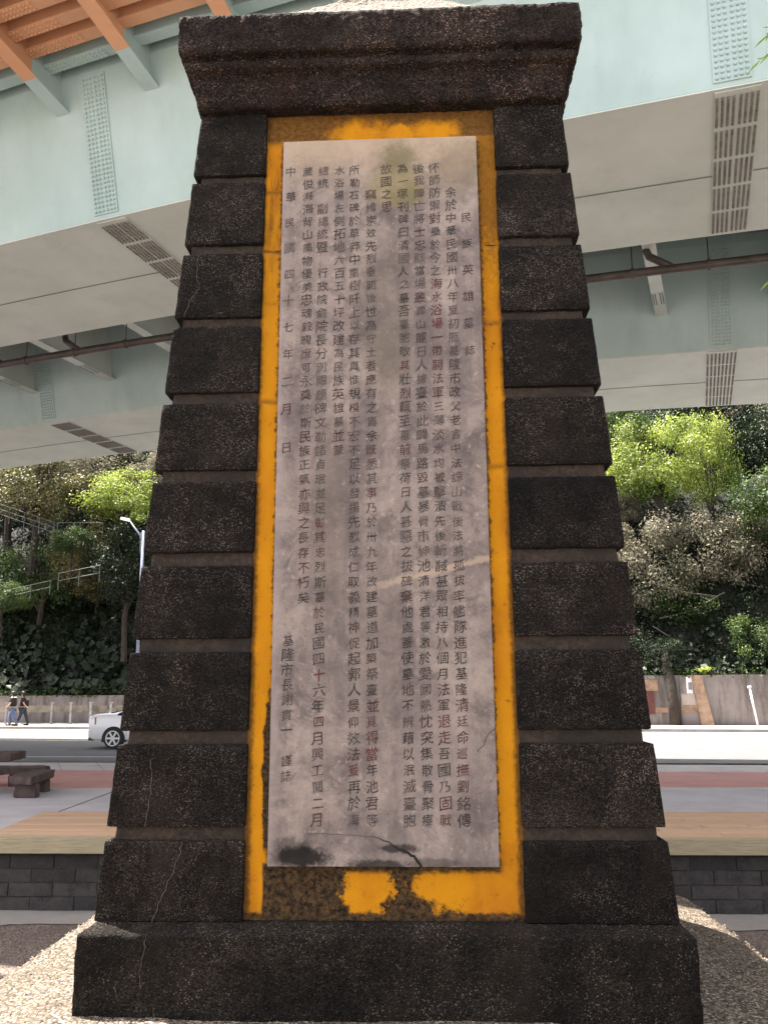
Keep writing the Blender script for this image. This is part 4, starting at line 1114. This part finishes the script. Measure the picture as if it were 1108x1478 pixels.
# bare pale branches in front of the right-hand trees
bt = empty('bare_branch_tree', (12.0, 40.3, 2.4), label='leaning bare pale branched tree over the right wall', cat='tree')
for pts, rad in (([(13.6, 41.3, 2.3), (13.2, 41.2, 3.4), (12.4, 41.0, 4.3), (11.6, 40.9, 4.8)], [.07, .05, .03, .02]), ([(15.4, 41.3, 6.5), (14.6, 41.2, 6.1), (13.5, 41.2, 5.5), (12.0, 41.2, 5.2)], [.03, .05, .05, .03]), ([(14.9, 41.2, 6.3), (13.4, 41.1, 6.5), (11.6, 41.0, 7.0)], [.04, .03, .02])):
    o = MB().tube(pts, rad, 6).build('branch', M['barkp'], smooth=True); o.parent = bt; o.matrix_parent_inverse = Matrix.Translation((-12, -40.3, -2.4))
# thick dark stem running down over the wall
st_ = MB().tube([(11.9, 38.95, .04), (11.85, 38.9, 1.0), (11.8, 39.0, 1.9), (11.8, 39.5, 2.7), (11.9, 40.3, 3.6)], [.27, .25, .26, .24, .16], 10).build('old_tree', M['bark'], smooth=True)
tag(st_, 'dark thick tree trunk growing against the far wall beside the red board', 'tree')
# fern on the wall
fe = empty('fern', (13.37, wy(13.4)+.1, 2.33), label='small bright green fern growing on top of the right wall', cat='fern')
for k in range(11):
    a = k*2*math.pi/11+.2; V = []; F = []
    for i in range(9):
        t = i/8; r0 = .62*t; z = .42*math.sin(t*2.2)*(.8+.2*math.sin(k)); w = .085*(1-t)+.012
        cx_, cy_ = math.cos(a)*r0, math.sin(a)*r0; V += [(cx_-math.sin(a)*w, cy_+math.cos(a)*w, z), (cx_+math.sin(a)*w, cy_-math.cos(a)*w, z)]
    for i in range(8): F.append((2*i, 2*i+1, 2*i+3, 2*i+2))
    o = mesh_np('frond', V, F, M['l_lime'], fe); at = o.data.attributes.new('tone', 'FLOAT_COLOR', 'POINT'); at.data.foreach_set('color', np.full(len(V)*4, .6, np.float32))
# rocks
for loc, s, lb in (((19.3, 45.6, 12.9), 1.15, 'large grey boulder at the right edge among the trees'), ((18.1, 45.1, 11.9), .75, 'lower grey boulder beneath the large one on the hillside'), ((17.1, 45.4, 12.3), .55, 'smallest pale rock next to the ivy covered tree')):
    bm = bmesh.new(); bmesh.ops.create_icosphere(bm, subdivisions=4, radius=1); me = bpy.data.meshes.new('boulder'); bm.to_mesh(me); bm.free()
    V = np.array([v.co for v in me.vertices]); V = V*(1+.28*fbm(V, 1.4, int(s*100), 3))[:, None]*np.array([1.35, .9, .7])*s*.8
    me.vertices.foreach_set('co', V.astype(np.float32).ravel()); me.materials.append(M['rock']); me.update()
    o = link('boulder', me); o.location = loc; tag(o, lb, 'rock', 'boulders on the hillside')

# railings
def railing(name, a, b, n, lb, h=.95, bars=(1.0, .55), mat='rail', r=.021):
    a = Vector(a); b = Vector(b); t = empty(name, a, label=lb, cat='railing')
    for i in range(n):
        p = (b-a)*(i/(n-1)); MB().tube([p, p+Vector((0, 0, h))], r, 6).build('post', M[mat], t)
    for f in bars: MB().tube([Vector((0, 0, h*f)), (b-a)+Vector((0, 0, h*f))], r*.8, 6).build('rail', M[mat], t)
    return t
railing('ramp_railing', (-20.3, 44.6, 7.35), (-17.9, 44.4, 7.75), 3, 'white steel railing section on the ramp, the short one nearest the monument')
railing('ramp_railing', (-26.5, 45.2, 6.0), (-20.8, 44.7, 7.1), 6, 'long white ramp railing rising from the left edge through the bushes', .8)
railing('stair_railing', (-27.3, 47.0, 12.6), (-21.6, 46.6, 10.6), 7, 'white stair railing descending from the left edge under the trees', 1.0, (1.0, .7, .4))
railing('stair_railing', (-21.4, 46.6, 10.7), (-18.6, 46.4, 10.6), 3, 'level thin white railing in the dark wood right of the stairs', .9, (1.0, .4), r=.018)
# street lamp
lp = empty('street_lamp', (-14.5, 41.2, .04), label='pale blue street lamp with angled arm beside the monument on the left', cat='street lamp')
MB().tube([(0, 0, 0), (0, 0, 5), (0, 0, 10.0)], [.10, .085, .075], 10).build('pole', M['blueg'], lp, smooth=True)
MB().tube([(0, 0, 9.4), (-.16, 0, 9.75), (-.8, -.05, 10.6)], [.05, .045, .035], 8).build('arm', M['blueg'], lp, smooth=True)
MB().hexa([(-.14, -.05, 9.0), (.0, -.05, 8.2), (-.14, .05, 9.0), (.0, .05, 8.2), (-.14, -.05, 9.9), (.02, -.05, 9.95), (-.14, .05, 9.9), (.02, .05, 9.95)]).build('arm_bracket', M['blueg'], lp)
MB().hexa([(-1.25, -.12, 10.62), (-.75, -.12, 10.5), (-1.25, .12, 10.62), (-.75, .12, 10.5), (-1.22, -.07, 10.76), (-.75, -.07, 10.66), (-1.22, .07, 10.76), (-.75, .07, 10.66)]).build('lamp_head', M['white'], lp)
# posts on the far pavement
names = ['leftmost', 'second', 'third', 'fourth', 'fifth']
lbs = ['short grey steel post left of the two walking people', 'short grey steel post nearest to the right of the two walking people', 'second short grey post right of the two walking people', 'third short grey post right of the two walking people', 'short grey steel post directly above the white car boot']
for i, (x, y) in enumerate(((-22.9, 45.0), (-19.85, 43.8), (-18.7, 43.5), (-17.55, 43.3), (-16.4, 43.1))):
    p = empty('steel_post', (x, y, .04), label=lbs[i], cat='post', group='short grey posts along the far wall')
    MB().box((0, 0, .55), (.11, .09, 1.1)).build('shaft', M['post'], p); MB().box((.02, 0, 1.13), (.20, .12, .07)).build('cap', M['post'], p)
p = empty('white_post', (15.2, 37.6, .04), label='slim leaning white post in front of the right wall', cat='post'); p.rotation_euler = (0, math.radians(-8), 0)
MB().tube([(0, 0, 0), (0, 0, 1.72)], .05, 10).build('shaft', M['white'], p, smooth=True); MB().box((0, 0, 1.76), (.16, .12, .1)).build('cap', M['white'], p)

# ================================================================ BENCHES, CAR, PEOPLE
def stone_seat(name, quad, z0, z1, legs, lb, cat, seed):
    t = empty(name, (quad[0][0], quad[0][1], 0), label=lb, cat=cat); o0 = Vector(t.location)
    (ax, ay), (bx_, by_), (cx_, cy_), (dx_, dy_) = quad            # near-left, near-right, far-left, far-right
    def warp(P):
        u = P[:, 0:1]/1.0; v = P[:, 1:2]/1.0
        q = (np.array([ax, ay])*(1-u)*(1-v)+np.array([bx_, by_])*u*(1-v)+np.array([cx_, cy_])*(1-u)*v+np.array([dx_, dy_])*u*v)-np.array([o0.x, o0.y])
        return np.column_stack([q, z0+P[:, 2]])
    P, F = rbox((1, 1, z1-z0), .02, .06, .012, seed, warp)
    mesh_np('seat' if cat == 'bench' else 'table_top', P, F, M['tabstone'], t)
    for l, (lx, ly, wx, wy_) in enumerate(legs):
        def wp(P): return np.column_stack([P[:, 0]+lx-wx/2-o0.x+(P[:, 2]/z0-.5)*-.02*np.sign(P[:, 0]-wx/2), P[:, 1]+ly-wy_/2-o0.y, P[:, 2]])
        P, F = rbox((wx, wy_, z0), .015, .06, .01, seed+l+1, wp); mesh_np('leg', P, F, M['tabstone'], t)
stone_seat('stone_bench', [(-6.34, 9.52), (-5.92, 9.36), (-6.60, 10.95), (-6.12, 10.78)], .215, .345, [(-6.11, 9.68, .34, .20), (-6.30, 10.55, .34, .20)], 'brown stone bench seen end on, nearest the monument on the left', 'bench', 1)
stone_seat('stone_bench', [(-8.9, 11.25), (-6.62, 11.2), (-8.9, 11.7), (-6.55, 11.65)], .215, .34, [(-8.5, 11.45, .22, .34), (-7.05, 11.45, .22, .34)], 'long brown stone bench behind the stone table at the left edge', 'bench', 11)
stone_seat('stone_table', [(-8.1, 9.5), (-6.55, 9.98), (-8.3, 10.3), (-6.62, 10.75)], .53, .66, [(-7.4, 10.15, .4, .4)], 'brown stone picnic table slab cut by the left edge of the photo', 'table', 21)

def car():
    t = empty('car', (-8.12, 24.55, -.08), math.radians(-7), label='white sedan on the road half hidden behind the left side of the monument', cat='car')
    # length along x: rear at -2.35, front at 2.35. Half body as stations: (x, half width low, half width belt, z under, z belt, z top, half width roof)
    S = [(-2.36, .62, .66, .42, .80, .82, .60), (-2.30, .78, .80, .30, .98, 1.00, .66), (-2.1, .85, .86, .24, 1.02, 1.06, .68), (-1.7, .88, .89, .22, 1.03, 1.10, .66), (-1.35, .89, .90, .22, 1.02, 1.18, .60), (-.9, .90, .91, .22, 1.0, 1.38, .56),
         (-.4, .90, .91, .22, .98, 1.455, .57), (.2, .90, .91, .22, .96, 1.46, .57), (.7, .90, .91, .22, .95, 1.38, .56), (1.1, .89, .90, .22, .94, 1.14, .60), (1.35, .88, .89, .22, .92, 1.0, .66), (1.8, .86, .87, .22, .86, .92, .68), (2.15, .80, .82, .24, .76, .82, .66), (2.33, .66, .68, .34, .62, .66, .5)]
    xs = np.linspace(-2.36, 2.33, 60); A = np.array(S)
    W_ = np.array([[np.interp(x, A[:, 0], A[:, c]) for c in range(1, 7)] for x in xs])
    V = []; ring = 16
    for x, (wl_, wb, zu, zbelt, zt, wr) in zip(xs, W_):
        half = [(0, zu), (wl_*.8, zu), (wl_, zu+.07), (wb, (zu+zbelt)*.5+.04), (wb*.985, zbelt-.10), (wb*.93, zbelt), (wr+(wb*.93-wr)*.08, zt-.05*(zt-zbelt > .1)), (wr*.7, zt+.0), (0, zt+.015)]
        loop = half+[(-a, b) for a, b in half[-2:0:-1]]
        for a, b in loop: V.append((x, a, b))
    n = len(loop); F = []; mi = []
    def iswin(i, k):
        kk = k if k < 8 else 15-k
        return kk == 5 and xs[i] > -1.25 and xs[i] < 1.0 and abs(xs[i]+.15) > .04
    for i in range(len(xs)-1):
        for k in range(n):
            cx_ = (xs[i]+xs[i+1])/2; zc = .31; 
            F.append((i*n+k, i*n+(k+1) % n, (i+1)*n+(k+1) % n, (i+1)*n+k)); kk = k if k < 8 else 15-k
            g = kk == 5 and -1.30 < cx_ < 1.08
            rearwin = kk in (6, 7) and -1.62 < cx_ < -.98; fw = kk in (6, 7) and .66 < cx_ < 1.28
            mi.append(1 if (g and abs(cx_+.1) > .05) or rearwin or fw else 0)
    F += [tuple(range(n))[::-1], tuple(range((len(xs)-1)*n, len(xs)*n))]; mi += [0, 0]
    # wheel arch: cut by pushing nothing, dark arch liners sit proud of the panel
    me = MB(); me.V = V; me.F = F
    body = me.build('body', M['carw'], t, smooth=True); body.data.materials.append(M['glass']); body.data.polygons.foreach_set('material_index', np.array(mi, np.int32))
    body.data.update()
    for wx in (-1.38, 1.38):
        for s in (-1, 1):
            # arch liner
            m = MB(); Vv = []; k = 24
            for i in range(k+1):
                a = math.pi*i/k; Vv += [(wx+.385*math.cos(a), s*.915, .30+.385*math.sin(a))]
            c0 = [(wx+.385, s*.915, .2), (wx-.385, s*.915, .2)]
            allv = [c0[0]]+Vv+[c0[1]]; nn = len(allv); m.add(allv+[(q[0], s*.80, q[2]) for q in allv], [tuple(range(nn)), tuple(range(nn, 2*nn))[::-1]]+[(i, i+1, i+1+nn, i+nn) for i in range(nn-1)])
            m.build('wheel_arch', M['tyre'], t)
            w = MB().tube([(wx, s*.70, .32), (wx, s*.745, .32), (wx, s*.93, .32), (wx, s*.945, .32)], [.29, .32, .32, .30], 28).build('tyre', M['tyre'], t, smooth=False); w.name = 'wheel'
            m = MB(); m.tube([(wx, s*.946, .32), (wx, s*.950, .32)], .06, 12)
            for q in range(6):
                a = q*math.pi/3; c_ = Vector((wx+math.cos(a)*.12, s*.951, .32+math.sin(a)*.12)); R = Matrix.Rotation(-a, 3, 'Y'); m.box(c_, (.20, .012, .055), R)
            for q in range(28):
                a = q*2*math.pi/28; R = Matrix.Rotation(-a-math.pi/2, 3, 'Y'); m.box((wx+math.cos(a)*.222, s*.951, .32+math.sin(a)*.222), (.052, .014, .03), R)
            m.build('rim', M['alloy'], w)
    for s in (-1, 1):
        MB().hexa([(-2.345, s*.48, .72), (-2.03, s*.895, .74), (-2.30, s*.48, .72), (-1.98, s*.84, .74), (-2.32, s*.50, .98), (-2.04, s*.885, .96), (-2.2, s*.5, .98), (-1.98, s*.82, .96)]).build('taillight', M['tail'], t)
        MB().hexa([(2.25, s*.5, .60), (2.02, s*.84, .62), (2.2, s*.5, .60), (1.95, s*.8, .62), (2.2, s*.5, .73), (1.98, s*.82, .76), (2.1, s*.5, .73), (1.9, s*.78, .76)]).build('headlight', M['glass'], t)
        MB().box((.72, s*.98, 1.0), (.10, .18, .13)).build('wing_mirror', M['carw'], t, bevel=.02)
        MB().box((-.15, s*.905, .62), (.008, .012, .62)).build('door_gap', M['bumperd'], t)
        MB().box((-.95, s*.90, .62), (.008, .012, .5)).build('door_gap', M['bumperd'], t)
        MB().box((-.55, s*.915, .82), (.18, .02, .03)).build('door_handle', M['carw'], t)
    MB().box((-2.25, 0, .28), (.2, 1.3, .1)).build('bumper_lower', M['bumperd'], t)
    MB().box((-2.375, 0, .55), (.02, .5, .14)).build('number_plate', M['paper'], t)
car()

def person(loc, rz, lb, top, legs, seed, phase, sh=1.0, collar=False):
    t = empty('person', loc, rz, label=lb, cat='person', group='two people walking on the far pavement')
    def skin(name, pts, edges, rad, mat):
        me = bpy.data.meshes.new(name); me.from_pydata(pts, edges, []); o = link(name, me, t)
        md = o.modifiers.new('s', 'SKIN')
        for v, r in zip(me.skin_vertices[0].data, rad): v.radius = (r, r*(.8))
        me.skin_vertices[0].data[0].use_root = True
        s2 = o.modifiers.new('u', 'SUBSURF'); s2.levels = s2.render_levels = 1
        bpy.context.view_layer.update(); ev_ = o.evaluated_get(bpy.context.evaluated_depsgraph_get())
        nm = bpy.data.meshes.new_from_object(ev_); o.modifiers.clear(); o.data = nm; nm.materials.clear(); nm.materials.append(mat)
        nm.polygons.foreach_set('use_smooth', np.ones(len(nm.polygons), bool)); return o
    a = phase
    # walks towards -x; y is sideways
    hip = .88
    P = [(0, 0, hip+.04), (0, 0, 1.15), (-.02, 0, 1.36), (-.03, 0, 1.44), (-.04, 0, 1.50), (-.05, 0, 1.60),
         (0, .09, hip-.03), (-.16*a, .10, .47), (-.20*a+.06, .10, .07), (-.20*a-.10, .10, .04),
         (0, -.09, hip-.03), (.10*a, -.10, .46), (.30*a, -.10, .10), (.24*a-.08, -.10, .05),
         (0, .18, 1.37), (.10*a, .22, 1.12), (.02*a-.02, .21, .90), (-.05, .21, .82),
         (0, -.18, 1.37), (-.08*a, -.22, 1.12), (-.22*a, -.2, .95), (-.29*a, -.2, .90)]
    E = [(0, 1), (1, 2), (2, 3), (3, 4), (4, 5), (0, 6), (6, 7), (7, 8), (8, 9), (0, 10), (10, 11), (11, 12), (12, 13), (2, 14), (14, 15), (15, 16), (16, 17), (2, 18), (18, 19), (19, 20), (20, 21)]
    Rr = [.11, .10, .10, .05, .05, .095, .095, .065, .045, .035, .095, .065, .045, .035, .055, .042, .032, .03, .055, .042, .032, .03]
    skin('body', P, E, Rr, M['skin'])
    skin('shirt', [(0, 0, .93), (0, 0, 1.15), (-.02, 0, 1.38), (0, .18, 1.38), (.07*a, .215, 1.18), (0, -.18, 1.38), (-.06*a, -.215, 1.18)], [(0, 1), (1, 2), (2, 3), (3, 4), (2, 5), (5, 6)], [.23, .21, .21, .10, .085, .10, .085], top)
    skin('trousers', [(0, 0, .95)]+P[6:9]+P[10:13], [(0, 1), (1, 2), (2, 3), (0, 4), (4, 5), (5, 6)], [.19, .14, .10, .08, .14, .10, .08], legs)
    for q in (8, 12):
        MB().box((P[q][0]-.08, P[q][1], .04), (.26, .09, .08)).build('shoe', M['black'], t, bevel=.02)
    bm = bmesh.new(); bmesh.ops.create_uvsphere(bm, u_segments=16, v_segments=12, radius=1); me = bpy.data.meshes.new('hair'); bm.to_mesh(me); bm.free()
    for v in me.vertices:
        v.co = Vector((v.co.x*.118-.03, v.co.y*.105, v.co.z*.125+1.625)) if not (v.co.x < -.25 and v.co.z < .35) else Vector((v.co.x*.07-.02, v.co.y*.09, v.co.z*.09+1.64))
        if v.co.z < 1.60: v.co.z -= .07*(1 if v.co.x > -.05 else 0)
    me.materials.append(M['hair']); link('hair', me, t)
    MB().box((-.135, 0, 1.585), (.03, .022, .035)).build('nose', M['skin'], t, bevel=.006)
    if collar: MB().hexa([(-.12, -.13, 1.41), (.14, -.14, 1.41), (-.12, .13, 1.41), (.14, .14, 1.41), (-.08, -.1, 1.46), (.11, -.11, 1.46), (-.08, .1, 1.46), (.11, .11, 1.46)]).build('collar', M['wcloth'], t, bevel=.015)
    else: MB().box((.18, .05, 1.12), (.14, .24, .34)).build('backpack', M['black'], t, bevel=.03)
    return t
person((-20.95, 41.5, .04), .1, 'person walking left in black top with white collar and blue jeans', M['black'], M['jeans'], 1, 1.0, collar=True)
person((-20.62, 41.95, .04), .15, 'person in black with a backpack and dark trousers walking behind the other', M['black'], M['jeansd'], 2, -1.0)

# near tree: slender trunk right of the frame, a few compound leaves hang into the corner
nt_ = empty('young_tree', (4.0, -1.2, -.5), label='slender young tree at the right whose feathery leaf tips hang into the picture', cat='tree')
o = MB().tube([(0, 0, 0), (.04, 0, 1.8), (-.1, 0, 3.4), (-.5, -.1, 4.5), (-1.2, -.2, 5.1)], [.06, .05, .04, .025, .012], 8).build('trunk', M['barkp'], nt_, smooth=True)
def frond(p0, p1, droop, n=9, lw=.012, ll=.075):
    p0 = Vector(p0); p1 = Vector(p1); m = MB(); pts = []
    for i in range(n+1):
        t = i/n; q = p0.lerp(p1, t); q.z += droop*4*t*(1-t)*.25-droop*t*t*.5; pts.append(q)
    m.tube(pts, .002, 4)
    d0 = (p1-p0).normalized(); sd2 = d0.cross(Vector((0, 0, 1))).normalized()
    for i in range(1, n+1):
        for s in (-1, 1):
            q = pts[i]; dr = (sd2*s*.85+d0*.75+Vector((0, 0, -.35))).normalized(); w = d0*lw
            a, b, c_, d_ = q, q+dr*ll*.45+w, q+dr*ll, q+dr*ll*.45-w
            m.add([a, b, c_, d_], [(0, 1, 2), (0, 2, 3)])
    o = m.build('frond', M['l_mid'], nt_); at = o.data.attributes.new('tone', 'FLOAT_COLOR', 'POINT'); at.data.foreach_set('color', np.full(len(o.data.vertices)*4, .5, np.float32))
rl = lambda x, y, z: (x-4.0, y+1.2, z+.5)
for a, b in (((2.15, -1.4, 4.62), (1.74, -1.5, 4.42)), ((2.2, -1.45, 4.5), (1.70, -1.5, 4.30)), ((2.25, -1.3, 4.4), (1.80, -1.45, 4.2)), ((2.3, -1.4, 4.75), (1.9, -1.2, 4.7)), ((2.1, -1.5, 3.5), (1.66, -1.5, 3.30)), ((2.5, -1.3, 4.3), (2.2, -.9, 4.1)), ((2.6, -1.1, 4.5), (2.9, -.6, 4.3)), ((2.4, -1.5, 4.6), (2.1, -1.9, 4.4))):
    frond(rl(*a), rl(*b), .12)
for a, b in (((3.5, -1.3, 4.0), (2.3, -1.4, 4.6)), ((3.5, -1.3, 3.9), (2.1, -1.5, 3.52)), ((3.9, -1.2, 2.9), (3.0, -.8, 4.2))):
    MB().tube([rl(*a), tuple((Vector(rl(*a))+Vector(rl(*b)))/2+Vector((0, 0, .12))), rl(*b)], [.018, .010, .004], 5).build('twig', M['barkp'], nt_, smooth=True)
